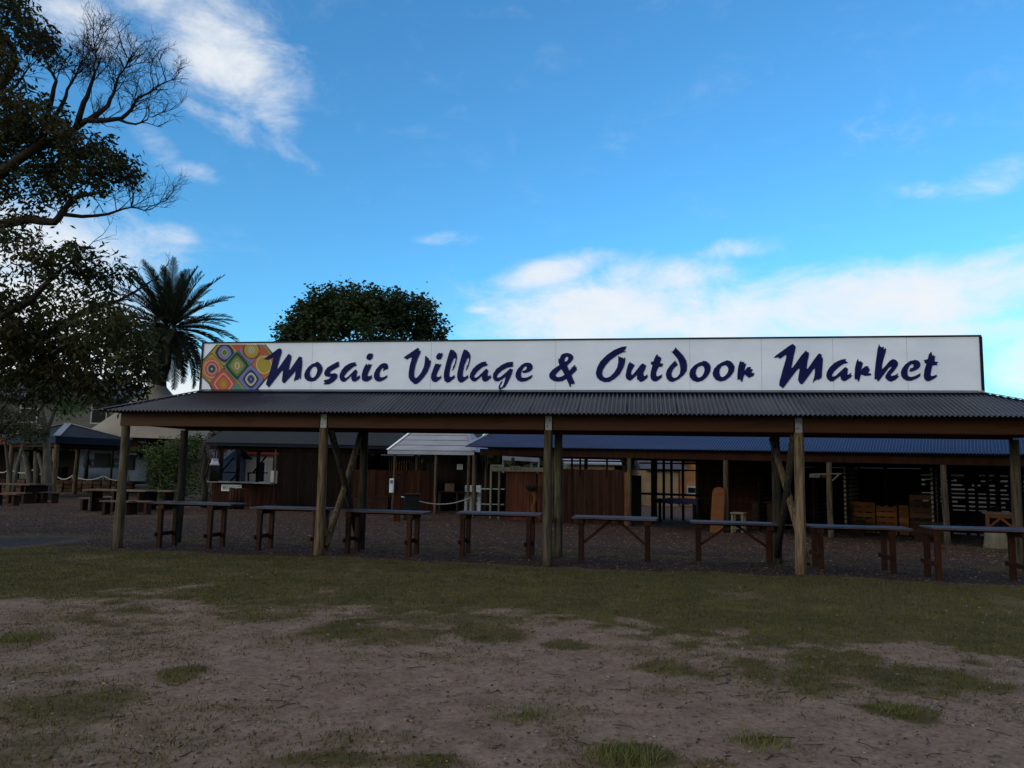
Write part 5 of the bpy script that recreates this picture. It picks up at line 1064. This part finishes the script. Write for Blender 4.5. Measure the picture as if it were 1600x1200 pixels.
# ------------------------------------------------------------------ cafe house, verandah, gazebo, tent on the left
HY = 50.0
hx = lambda px: at(px, 700, HY).x
hz = lambda px, py: at(px, py, HY).z
hs_ = thing('cafe_house', 'two-storey grey clad house with slate roof and a verandah behind the gazebo', 'building', (hx(60), HY, 0))
X0, X1 = hx(-160), hx(205); zE = hz(150, 622); zM = hz(100, 688)
MB().box(((X0 + X1) / 2, HY + 4.1, (zE + zM) / 2), (X1 - X0, 8, zE - zM), tone=.5).build('upper_wall', M['house'], hs_)
mb = MB(); z = zM + .2
while z < zE - .1: mb.box(((X0 + X1) / 2, HY + .09, z), (X1 - X0, .03, .19)); z += .2
mb.build('cladding', M['house'], hs_)
SH = lambda u, v, z: Vector((u, HY + v, z))
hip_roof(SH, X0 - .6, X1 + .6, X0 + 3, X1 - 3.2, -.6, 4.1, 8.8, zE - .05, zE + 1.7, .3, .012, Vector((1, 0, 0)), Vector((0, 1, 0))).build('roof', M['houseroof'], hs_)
for y_ in (-.6,): MB().bar(SH(X0 - .6, y_, zE - .16), SH(X1 + .6, y_, zE - .16), .04, .26).build('gutter', M['fascia'], hs_)
MB().bar(SH(X1 + .6, -.6, zE - .16), SH(X1 + .6, 8.8, zE - .16), .04, .26).build('gutter', M['fascia'], hs_)
for (x0, x1, y0, y1) in ((140, 161, 632, 660), (28, 52, 630, 658)):
    p, q = SH(hx(x0), .04, hz(x0, y1)), SH(hx(x1), .04, hz(x1, y0)); cc_ = (p + q) / 2
    f = MB().box(cc_, (q.x - p.x + .2, .12, q.z - p.z + .2)).build('window', M['galv'], hs_); MB().box(cc_ + Vector((0, -.05, 0)), (q.x - p.x, .06, q.z - p.z)).build('pane', M['glass'], f); MB().box(cc_ + Vector((0, -.09, .25)), (q.x - p.x, .03, .05)).build('transom', M['galv'], f)
# verandah: terracotta fascia, dark soffit, pale wall with windows and painted words, deck on stones
VY = 46.5
vx = lambda px: at(px, 720, VY).x
vz = lambda px, py: at(px, py, VY).z
XV1 = vx(242)
ver = thing('verandah', 'cafe verandah with terracotta fascia, pale blue wall and timber deck on a stone base', 'verandah', (vx(120), VY, 0))
MB().box(((X0 + XV1) / 2, VY - 2.2, vz(120, 693)), (XV1 - X0, .06, .36), tone=.5).build('fascia', M['orangefascia'], ver)
MB().slab([Vector((X0, VY - 2.4, vz(120, 688))), Vector((XV1, VY - 2.4, vz(120, 688))), Vector((XV1, HY + .0, vz(120, 684) + .3)), Vector((X0, HY + .0, vz(120, 684) + .3))], (0, 0, .1), .5).build('roof', M['houseroof'], ver)
dz_ = vz(120, 750)
MB().box(((X0 + XV1) / 2, VY - .3, dz_ - .06), (XV1 - X0, 5.2, .14), tone=.4).build('deck', M['pallet'], ver)
mb = MB()
xx = X0
while xx < XV1:
    w_ = random.uniform(.3, .7)
    for zz in (0.0, .22, .44):
        if zz < dz_ - .15: mb.box((xx + w_ / 2, VY - 2.85 + random.uniform(-.05, .05), zz + .08), (w_ * .95, .3, .22), bev=.04)
    xx += w_
mb.build('stone_base', M['stone'], ver)
MB().box(((vx(118) + vx(229)) / 2, VY + .1, (dz_ + vz(120, 703)) / 2), (vx(229) - vx(118), .2, vz(120, 703) - dz_), tone=.5).build('wall', M['bluewall'], ver)
MB().box(((X0 + vx(118)) / 2 - .02, VY + .5, (dz_ + vz(60, 703)) / 2), (vx(118) - X0, .2, vz(60, 703) - dz_), tone=.5).build('wall', M['plankdark'], ver)
for (x0, x1) in ((8, 24), (28, 40)):
    MB().box(((vx(x0) + vx(x1)) / 2, VY + .3, (dz_ + vz(20, 705)) / 2), (vx(x1) - vx(x0), .1, vz(20, 705) - dz_), tone=.5).build('panel', M['house'], ver)
for (x0, x1, y0, y1) in ((149, 172, 710, 729), (200, 209, 716, 733)):
    p, q = Vector((vx(x0), VY - .02, vz(x0, y1))), Vector((vx(x1), VY - .02, vz(x1, y0))); cc_ = (p + q) / 2
    f = MB().box(cc_, (q.x - p.x + .1, .08, q.z - p.z + .1)).build('window', M['fascia'], ver); MB().box(cc_ + Vector((0, -.03, 0)), (q.x - p.x, .06, q.z - p.z)).build('pane', M['glass'], f)
for (px, lines) in ((141, ('Shop', '&', 'Wine')), (177, ('Tasting', '&', 'Brewing'))):
    for k, s_ in enumerate(lines):
        text_mesh(s_, .44, 'lettering', M['fascia'], ver, (vx(px), VY - .012, vz(px, 722 + k * 4.6)), (.85, 0, 0), (0, 0, 1), .012)
a, b_ = Vector((vx(201), VY - .5, vz(210, 715))), Vector((vx(222), VY - .5, vz(210, 707))); cc_ = (a + b_) / 2
t = thing('hanging_sign', 'dark hanging sign with a pale arrow band under the verandah, right of the corner pole', 'sign', cc_)
MB().box(cc_, (b_.x - a.x, .04, b_.z - a.z)).build('board', M['fascia'], t); w_ = (b_.x - a.x) * .42
MB().slab([cc_ + Vector((-w_, -.03, .0)), cc_ + Vector((w_ * .8, -.03, .0)), cc_ + Vector((w_, -.03, .06)), cc_ + Vector((w_ * .8, -.03, .12)), cc_ + Vector((-w_, -.03, .12))], (0, .008, 0), .5).build('arrow_band', M['galv'], t)
for x in (-.3, .3): MB().tube([cc_ + Vector((x, 0, .15)), (cc_.x + x, cc_.y, vz(210, 692))], .012, 4).build('chain', M['black'], t)
for px in (116, 166):
    p = Vector((vx(px), VY - 2.1, 0)); MB().tube([p + Vector((0, 0, dz_)), p + Vector((0, 0, vz(px, 694)))], .11, 10).build('post', M['pole' if px == 116 else 'poledark'], ver)
p, q = Vector((vx(93.5), VY - 1.6, dz_)), Vector((vx(127), VY - 1.6, vz(110, 731))); cc_ = (p + q) / 2
t = thing('deck_cabinet', 'dark wooden cabinet standing on the verandah deck left of the pale wall', 'cabinet', (cc_.x, cc_.y, dz_)); MB().box(cc_, (q.x - p.x, .6, q.z - p.z), bev=.02).build('carcass', M['plankdark'], t); MB().box((cc_.x, cc_.y, q.z + .03), (q.x - p.x + .1, .7, .05), bev=.01).build('worktop', M['plank'], t)
for k in (-1, 1): MB().box((cc_.x + k * (q.x - p.x) / 4, cc_.y - .31, cc_.z), ((q.x - p.x) / 2 - .06, .03, q.z - p.z - .12), bev=.008).build('door', M['plankdark'], t)
# rope barrier along the deck edge
t = thing('rope_barrier', 'pale rope slung between short posts along the verandah deck edge', 'rope barrier', (vx(170), VY - 2.5, dz_))
RP = [6, 39, 60, 97, 128, 154, 200, 236]; tops = []
for k, px in enumerate(RP):
    p = Vector((vx(px), VY - 2.6, dz_)); tp = p + Vector((0, 0, .62 if px < 100 else .32)); tops.append(tp); MB().tube([p, tp + Vector((0, 0, .04))], .045, 8).build('post', M['rawwood'], t)
for a, b_ in zip(tops, tops[1:]): MB().tube(rope([a, b_], sag=.24), .032, 6).build('rope', M['rope'], t)

# gazebo
GY = 38.0
N_ = at(88, 684, GY - 2.9); Rr_ = at(206, 688, GY + .2); L_ = at(9, 682, GY - .3); ge = (N_.z + Rr_.z) / 2; Fp = Vector((Rr_.x + L_.x - N_.x, Rr_.y + L_.y - N_.y, ge)); ap = at(107, 663.5, GY)
gzb = thing('gazebo', 'square gazebo with dark hipped roof and bright ridge caps by the picnic tables', 'gazebo', (ap.x, ap.y, 0))
C4 = [Vector((q.x, q.y, ge)) for q in (L_, N_, Rr_, Fp)]
mb = MB()
for a, b_ in zip(C4, C4[1:] + C4[:1]): mb.slab([a, b_, Vector(ap)], (0, 0, .05), .5)
grf = mb.build('roof', M['gazeboroof'], gzb)
for q in C4: MB().bar(q + Vector((0, 0, .075)), Vector(ap) + Vector((0, 0, .075)), .30, .02, tone=.5).build('ridge_cap', M['galv'], grf)
for a, b_ in zip(C4, C4[1:] + C4[:1]): MB().bar(a + Vector((0, 0, -.12)), b_ + Vector((0, 0, -.12)), .05, .3).build('fascia', M['fascia'], gzb)
cen = Vector((ap.x, ap.y, ge))
for q in C4:
    g_ = q.lerp(cen, .12); pole((g_.x, g_.y, 0), ge - .1, .12, .11, 'pole', gzb)
for a, b_ in zip(C4, C4[1:] + C4[:1]):
    a2, b2 = a.lerp(cen, .12), b_.lerp(cen, .12); MB().bar(a2 + Vector((0, 0, -.36)), b2 + Vector((0, 0, -.36)), .08, .14).build('beam', M['plank'], gzb)

# tensile tent round the palm
TY = 43.0; pk = at(247, 597, TY); te = at(200, 687, TY).z
tent = thing('beige_tent', 'beige canvas tent with a tall point gathered round the palm trunk', 'tent', (pk.x, pk.y, 0))
mb = MB(); n_ = 40; Rt = (at(352, 680, TY).x - at(142, 680, TY).x) / 2; prof = []
for k in range(13):
    s_ = k / 12; prof.append((.30 + (Rt - .30) * (s_ ** 1.12), pk.z + (te - pk.z) * (s_ ** .93)))
for j in range(n_):
    for k in range(12):
        P = []
        for (jj, kk) in ((j, k), (j, k + 1), (j + 1, k + 1), (j + 1, k)):
            a_ = 2 * math.pi * jj / n_; r_, z_ = prof[kk]; r_ *= 1 + .02 * math.cos(8 * a_) * kk / 12
            P.append(Vector((pk.x + r_ * math.cos(a_), pk.y + r_ * math.sin(a_), z_)))
        i = len(mb.v); mb.v += P; mb.face([i, i + 1, i + 2, i + 3], .5, False)
mb.build('canopy', M['tent'], tent)
MB().lathe(Vector((pk.x, pk.y, pk.z - .1)), [(.36, 0), (.37, .1), (.33, .17), (.30, .17)], 20).build('collar', M['white'], tent)
for k in (150, 212, 30, -32):
    a_ = R(k); p = Vector((pk.x + Rt * .98 * math.cos(a_), pk.y + Rt * .98 * math.sin(a_), 0)); MB().tube([p + Vector((0, 0, -.1)), p + Vector((0, 0, te))], .06, 8).build('post', M['poledark'], tent)
# ------------------------------------------------------------------ vegetation
def leaf(mb, p, size, wr=.36, droop=.3, tone=None):
    a = random.uniform(0, 6.283); d = Vector((math.cos(a), math.sin(a), random.uniform(-1.0, .5) - droop)).normalized()
    s_ = d.cross(Vector((random.uniform(-1, 1), random.uniform(-1, 1), random.uniform(-1, 1)))).normalized(); n_ = d.cross(s_)
    i = len(mb.v); w_ = size * wr * .5
    mb.v += [p, p + d * size * .45 + s_ * w_ + n_ * size * .06, p + d * size, p + d * size * .45 - s_ * w_ + n_ * size * .06]
    mb.face([i, i + 1, i + 2, i + 3], random.random() if tone is None else tone)
def cluster(mb, c, rad, n, size, wr=.36, droop=.3, base=None):
    base = random.random() if base is None else base
    for _ in range(n):
        q = Vector((random.gauss(0, 1), random.gauss(0, 1), random.gauss(0, 1))) * (rad * .5)
        leaf(mb, c + q, size * random.uniform(.7, 1.25), wr, droop, max(0, min(1, base * .6 + random.random() * .4)))
def crown_blob(mb, c, rx, ry, rz_, ncl, crad, n, size, wr=.36, droop=.3, shell=.55, thin=0.0):
    for _ in range(ncl):
        while True:
            q = Vector((random.uniform(-1, 1), random.uniform(-1, 1), random.uniform(-1, 1)))
            if shell < q.length < 1: break
        cluster(mb, c + Vector((q.x * rx, q.y * ry, q.z * rz_)), crad * random.uniform(.6, 1.3), int(n * random.uniform(.6, 1.4)), size, wr, droop)

# big half-bare tree on the left
TYb = 17.0; PXM = TYb / F
def tp(px, py, dy=0.0): return at(px, py, TYb + dy)
big = thing('half_bare_tree', 'tall spreading tree at the left edge, partly leafy and partly bare twigs', 'tree', tp(-95, 830))
mb = MB(); tw = MB()
LIMBS = [
 ([(-95, 850, 0), (-90, 700, 0), (-70, 540, 0), (-55, 430, 0), (-40, 340, 0)], .34, .24),
 ([(-60, 450, 0), (-40, 330, .3), (-25, 220, .3), (-5, 140, .2), (15, 115, 0), (22, 88, 0), (12, 62, -.2), (-8, 40, -.2)], .16, .05),
 ([(-50, 400, 0), (-10, 352, .2), (45, 342, .2), (85, 347, 0), (98, 330, 0), (112, 312, 0), (142, 303, -.2), (165, 298, -.3)], .14, .03),
 ([(-40, 320, 0), (10, 262, -.3), (55, 232, -.3), (80, 225, 0), (112, 205, 0), (135, 188, 0), (165, 188, 0), (190, 185, .1), (206, 170, .2), (216, 152, .2), (240, 141, .3), (260, 128, .3)], .125, .012),
 ([(120, 198, 0), (131, 160, -.2), (139, 142, -.3), (148, 115, -.4), (150, 92, -.4), (147, 72, -.4)], .075, .01),
 ([(140, 187, 0), (169, 165, .3), (178, 145, .4), (185, 120, .5), (203, 95, .5)], .07, .01),
 ([(60, 232, 0), (82, 150, -.2), (88, 126, -.3), (78, 108, -.3), (70, 92, -.3)], .07, .012),
 ([(60, 231, 0), (99, 160, .3), (105, 140, .3), (118, 118, .3), (124, 100, .3)], .06, .01),
 ([(0, 145, 0), (25, 135, -.3), (35, 120, -.4), (48, 98, -.4)], .05, .01),
 ([(186, 187, .1), (212, 194, 0), (230, 187, 0), (238, 183, 0)], .035, .008),
 ([(100, 335, 0), (150, 337, .3), (182, 330, .4), (205, 324, .4), (226, 329, .4)], .05, .008),
 ([(-70, 560, 0), (-10, 500, -.4), (50, 470, -.4), (85, 430, -.5), (120, 405, -.5)], .15, .02),
 ([(-60, 600, 0), (20, 560, .5), (80, 520, .6), (115, 496, .6), (150, 480, .6), (185, 470, .6), (235, 440, .6)], .15, .02),
 ([(-60, 620, 0), (20, 590, -.3), (90, 548, -.3), (160, 540, -.3), (225, 545, -.2)], .12, .02),
]
def twig(mb, p, d, ln, r_, dep):
    P = [p]; q = p.copy(); dd = d.copy(); n_ = 4
    for k in range(n_):
        dd = (dd + Vector((random.uniform(-.28, .28), random.uniform(-.28, .28), random.uniform(-.2, .3)))).normalized(); q = q + dd * (ln / n_); P.append(q.copy())
    mb.tube(P, [r_ * (1 - .5 * k / n_) for k in range(n_ + 1)], 4 if r_ < .012 else 5, cap=False)
    if dep > 0:
        for k in range(random.choice((3, 4, 4))):
            i = random.randint(1, n_); ax = dd.orthogonal(); ax.rotate(Matrix.Rotation(random.uniform(0, 6.283), 3, dd)); nd = (dd + ax * random.uniform(.45, .95)).normalized()
            twig(mb, P[i], nd, ln * random.uniform(.5, .78), r_ * .58, dep - 1)
BARE = {3: 18, 4: 14, 5: 17, 6: 9, 7: 11, 8: 3, 9: 5, 10: 9, 2: 7, 11: 4, 12: 4}
for li, (pts, r0, r1) in enumerate(LIMBS):
    P = [tp(*q) for q in pts]; Q = []
    for k in range(len(P) - 1):
        for s_ in (0, .5):
            jj = Vector((random.uniform(-.03, .03), random.uniform(-.03, .03), random.uniform(-.03, .03))) if s_ else Vector()
            Q.append(P[k].lerp(P[k + 1], s_) + jj)
    Q.append(P[-1]); m_ = len(Q) - 1
    mb.tube(Q, [r0 + (r1 - r0) * (k / m_) ** .8 for k in range(m_ + 1)], 9, cap=True)
    for _ in range(BARE.get(li, 0)):
        k = random.randint(int(m_ * .5), m_); d = (Q[k] - Q[max(k - 1, 0)]).normalized() if k else Vector((0, 0, 1))
        ax = Vector((random.uniform(-1, 1), random.uniform(-.6, .6), random.uniform(-.3, 1))).normalized()
        twig(tw, Q[k], (d * .7 + ax * .8).normalized(), random.uniform(.42, .72), .013, 3 if li in (3, 4, 5, 6, 7, 10) else 2)
mb.build('trunk', M['bark'], big); tw.build('twigs', M['bark'], big)
mb = MB(); mb2 = MB()
BL = [(15, 30, 62, 52, 30), (60, 62, 30, 28, 11), (12, 95, 26, 22, 6), (-40, 90, 60, 80, 26), (-30, 200, 60, 90, 30),
      (45, 190, 62, 44, 32), (20, 235, 70, 42, 30), (95, 205, 30, 20, 9), (155, 248, 42, 28, 20), (120, 262, 60, 26, 20), (180, 255, 18, 20, 7), (40, 295, 50, 36, 18), (100, 292, 34, 18, 8), (155, 282, 22, 12, 4), (20, 372, 28, 30, 10), (-40, 330, 50, 80, 20),
      (122, 412, 24, 26, 15), (160, 420, 28, 18, 8), (66, 428, 40, 22, 7)]
for (px, py, rx, ry, n_) in BL:
    crown_blob(mb, tp(px, py, random.uniform(-.6, .6)), rx * PXM, 1.0, ry * PXM, int(n_ * 1.9), .30, 24, .165, .36, .45, .2)
LOWB = [(30, 480, 60, 36, 20), (70, 520, 90, 44, 40), (142, 480, 56, 40, 22), (176, 522, 56, 44, 26), (125, 560, 86, 34, 30), (212, 566, 30, 28, 11), (30, 575, 60, 40, 30), (100, 598, 70, 18, 15), (30, 615, 46, 20, 9), (180, 592, 50, 22, 16), (-40, 500, 60, 120, 34), (150, 612, 34, 16, 7)]
for (px, py, rx, ry, n_) in LOWB:
    crown_blob(mb if random.random() < .9 else mb2, tp(px, py, random.uniform(-.9, .6)), rx * PXM, 1.1, ry * PXM, int(n_ * 1.75), .30, 24, .17, .34, .6, .2)
for (px, py, rx, ry, n_) in [(18, 520, 24, 34, 12), (25, 180, 40, 30, 10), (196, 505, 28, 26, 6), (100, 210, 20, 12, 4), (10, 95, 22, 16, 5), (60, 400, 20, 20, 5)]:
    crown_blob(mb2, tp(px, py, -.9), rx * PXM, .5, ry * PXM, int(n_ * 2), .24, 22, .16, .36, .5, .1)
mb.build('crown', M['leaf'], big); mb2.build('crown', M['leafautumn'], big)

# slim pale tree in front of the gazebo roof, olive shrub beside it
sl = thing('slim_pale_tree', 'slim pale forked tree rising beside the gazebo roof', 'tree', at(76, 785, 34.0))
mb = MB(); trunk_poly(mb, [(76, 786), (74, 740), (73, 690), (70, 665), (64, 640), (60, 610), (66, 580)], 34.0, .19, .07); trunk_poly(mb, [(73, 690), (76, 668), (84, 645), (97, 615), (108, 585)], 34.0, .10, .04); trunk_poly(mb, [(84, 645, 0), (100, 632, .3), (118, 620, .4)], 34.0, .05, .02)
mb.build('trunk', M['palebark'], sl); mb = MB()
for (px, py, rx, ry, n_) in [(110, 630, 26, 18, 8), (60, 590, 50, 26, 16), (85, 610, 16, 14, 5), (120, 590, 40, 20, 10), (95, 640, 12, 10, 3)]:
    crown_blob(mb, at(px, py, 34), rx * 34 / F, .8, ry * 34 / F, n_ * 2, .35, 18, .2, .36, .6, .1)
mb.build('crown', M['leafshrub'], sl)
t = thing('olive_shrub', 'grey-olive loose shrub at the far left in front of the gazebo eave', 'shrub', at(20, 790, 33))
mb = MB(); 
for q in ([(18, 790), (14, 740), (8, 690), (20, 660)], [(18, 790), (26, 730), (40, 680), (46, 660)]): trunk_poly(mb, q, 33, .09, .03)
for s_ in range(30):
    px, py = random.uniform(0, 60), random.uniform(650, 690); twig(mb, at(px, py, 33), Vector((random.uniform(-1, 1), random.uniform(-.5, .5), random.uniform(-.2, .9))).normalized(), .8, .018, 1)
mb.build('stems', M['palebark'], t); mb = MB()
for (px, py, rx, ry, n_) in [(20, 665, 34, 22, 22), (45, 672, 24, 18, 14), (0, 650, 30, 26, 14)]:
    crown_blob(mb, at(px, py, 33), rx * 33 / F, .7, ry * 33 / F, n_ * 2, .3, 20, .15, .4, .2, .1)
mb.build('foliage', M['leaf'], t)
# fig roots tree inside the gazebo
t = thing('twin_stem_tree', 'grey many-stemmed trunk standing under the gazebo roof', 'tree', at(62, 780, 37))
mb = MB()
for q in ([(50, 782), (46, 745), (40, 715), (33, 702)], [(57, 782), (57, 740), (56, 705)], [(72, 784), (68, 735), (60, 708)], [(78, 784), (79, 730), (74, 705)], [(66, 784), (70, 750), (72, 712)]): trunk_poly(mb, q, 37, .17, .1)
mb.build('trunk', M['palebark'], t)

# date palm
p0 = at(247, 780, TY); pc = at(266, 507, TY)
palm = thing('date_palm', 'tall date palm with dense dark fronds rising out of the beige tent', 'palm', (p0.x, p0.y, 0))
P = [Vector((p0.x, p0.y, -.2)), Vector((pk.x - .02, p0.y, pk.z * .6)), Vector((pk.x + .05, TY, pk.z + .2)), Vector((pk.x + .25, TY, pk.z + 1.0)), Vector((pc.x - .2, TY, pc.z - .6)), Vector((pc.x, TY, pc.z - .1))]
Q = []
for a, b_ in zip(P, P[1:]):
    for k in range(6): Q.append(a.lerp(b_, k / 6))
MB().tube(Q, [.44 - .1 * min(1, k / 20) + (.05 if k % 2 else 0) + (.15 * max(0, (k - 24)) / 6) for k in range(len(Q))], 12, wob=.04).build('trunk', M['palmbark'], palm)
def frond_mesh(L_, droop, seed):
    random.seed(seed); mb = MB(); n_ = 46; pos = Vector((0, 0, 0)); ang = 0.0; P = [pos.copy()]
    for k in range(n_):
        ang -= droop * (.35 + 1.3 * (k / n_)) / n_; d = Vector((math.cos(ang), 0, math.sin(ang))); pos = pos + d * (L_ / n_); P.append(pos.copy())
        s_ = k / n_; ll = .62 * (math.sin(math.pi * min(1, .12 + s_ * .86)) ** .6) * random.uniform(.85, 1.1)
        if s_ < .07: continue
        up = Vector((-d.z, 0, d.x))
        for sy in (-1, 1):
            ld = (d * .75 + Vector((0, sy * .75, 0)) + up * random.uniform(.12, .45)).normalized(); w_ = d * .036; i = len(mb.v)
            tip = pos + ld * ll + Vector((0, 0, -.05 * ll)); mb.v += [pos - w_, pos + w_, pos + ld * ll * .6 + w_ * .8, tip, pos + ld * ll * .6 - w_ * .8]
            mb.face([i, i + 1, i + 2, i + 3, i + 4], random.random())
    mb.tube(P, [.035 * (1 - .8 * k / n_) for k in range(n_ + 1)], 5, .8)
    o = mb.build('frond', M['palmleaf']); me = o.data; bpy.data.objects.remove(o); return me
FM = [frond_mesh(3.9, .55, 1), frond_mesh(3.8, .75, 2), frond_mesh(3.4, .9, 3), frond_mesh(3.9, .35, 4)]
random.seed(21); NF = 100; pl = Vector((p0.x, p0.y, 0))
for k in range(NF):
    s_ = (k + .5) / NF; elv = R(84 - 140 * s_ ** 1.05 + random.uniform(-6, 6)); azm = k * 2.39996 + random.uniform(-.15, .15)
    me = FM[3] if elv > R(50) else FM[0] if elv > R(20) else FM[1] if elv > R(-15) else FM[2]
    o = bpy.data.objects.new('frond', me); col.objects.link(o); o.parent = palm
    o.location = pc - pl + Vector((.22 * math.cos(azm), .22 * math.sin(azm), .1 - .5 * s_)); sc = random.uniform(.85, 1.03) * (.92 if elv > R(60) else 1); o.scale = (sc, sc, sc)
    o.rotation_euler = (random.uniform(-.2, .2), -elv, azm)

# round dense tree behind the sign
RYt = 40.0; c = at(566, 560, RYt)
rt = thing('round_tree', 'dense round-crowned dark green tree standing behind the sign board', 'tree', (c.x, RYt, 0))
mb = MB(); mb.tube([Vector((c.x, RYt, -.2)), Vector((c.x + .1, RYt, 2.5)), Vector((c.x, RYt, 5)), Vector((c.x + .2, RYt, 7.5))], [.38, .32, .24, .1], 10)
for k in range(12):
    a_ = k * 2.4; mb.tube([Vector((c.x, RYt, 3 + k * .3)), Vector((c.x + 1.6 * math.cos(a_), RYt + 1.6 * math.sin(a_), 4.6 + k * .35)), Vector((c.x + 3.1 * math.cos(a_), RYt + 3.1 * math.sin(a_), 5.8 + k * .35))], [.13, .08, .03], 7)
mb.build('trunk', M['bark'], rt); mb = MB(); RP_ = RYt / F
prof = [(470, 22), (460, 40)]
for (px, py, rx, ry, n_) in [(535, 480, 66, 32, 80), (590, 480, 62, 32, 80), (492, 495, 44, 32, 60), (638, 492, 44, 32, 60), (566, 525, 118, 58, 190), (566, 500, 80, 40, 90), (460, 515, 24, 22, 22), (672, 512, 24, 20, 20), (470, 522, 36, 26, 30), (672, 527, 26, 18, 16), (460, 505, 16, 16, 7), (560, 580, 115, 50, 70), (690, 531, 10, 6, 4), (444, 520, 14, 8, 5), (480, 560, 50, 40, 30), (650, 560, 44, 40, 26)]:
    crown_blob(mb, at(px, py, RYt + random.uniform(-.4, .4)), rx * RP_, min(3.2, rx * RP_ * .9), ry * RP_, n_, .42, 34, .23, .55, .0, .45)
mb.build('crown', M['leafgreen'], rt)

# leafy shrub left of the kiosk and dark hedge tree behind it
def shrub(name, lb, foot, Y, blobs, m_, n=20, size=.14, cat='shrub'):
    b0 = at(foot[0], foot[1], Y); t = thing(name, lb, cat, (b0.x, Y, 0)); mb = MB()
    for k in range(9):
        (px, py, rx, ry, _) = random.choice(blobs); e = at(px + random.uniform(-.6, .6) * rx, py + random.uniform(-.6, .6) * ry, Y + random.uniform(-.4, .4)); s_ = Vector((b0.x + random.uniform(-.35, .35), Y + random.uniform(-.25, .25), -.1)); mb.tube([s_, s_.lerp(e, .5) + Vector((0, 0, .2)), e], [.035, .025, .012], 6)
    mb.build('stems', M['palebark'], t); mb = MB()
    for (px, py, rx, ry, n_) in blobs: crown_blob(mb, at(px, py, Y), rx * Y / F, min(1.2, rx * Y / F), ry * Y / F, n_, .26, n, size, .42, .1, .35)
    mb.build('foliage', M[m_], t); return t
shrub('leafy_shrub', 'tall bright leafy shrub between the picnic tables and the kiosk', (270, 782), 33.0, [(262, 712, 34, 28, 60), (290, 705, 30, 24, 44), (252, 745, 26, 26, 34), (285, 745, 30, 28, 40), (262, 768, 24, 14, 16), (240, 720, 14, 18, 10), (310, 700, 14, 14, 10)], 'leafshrub')
shrub('dark_hedge_tree', 'dark dense tree behind the leafy shrub at the kiosk roof end', (330, 780), 36.0, [(330, 690, 34, 18, 30), (310, 725, 20, 30, 20), (300, 760, 24, 18, 16)], 'leaf', 22, .16, 'tree')
# low garden plants along the stones
for k, (px, py) in enumerate([(143, 770), (183, 764)]):
    shrub('potted_plant', ['orange-leaved low plant before the stone base, left one', 'orange-leaved low plant before the stone base, right one'][k], (px, py), 43.0, [(px, py - 4, 8, 6, 8)], 'leafautumn', 14, .16, 'plant')

# far wood beyond everything
mb = MB()
for k in range(4200):
    a_ = random.uniform(-1.15, 1.15); d_ = random.uniform(72, 84); h_ = random.uniform(.2, 4.4); cluster(mb, Vector((math.tan(a_) * d_ * .75, d_ - abs(a_) * 8, h_)), 1.5, 12, 1.3, .7, .1)
o = mb.build('far_wood', M['leaf']); tag(o, 'dark wood far behind the market buildings, seen only through gaps', 'wood', kind='stuff')
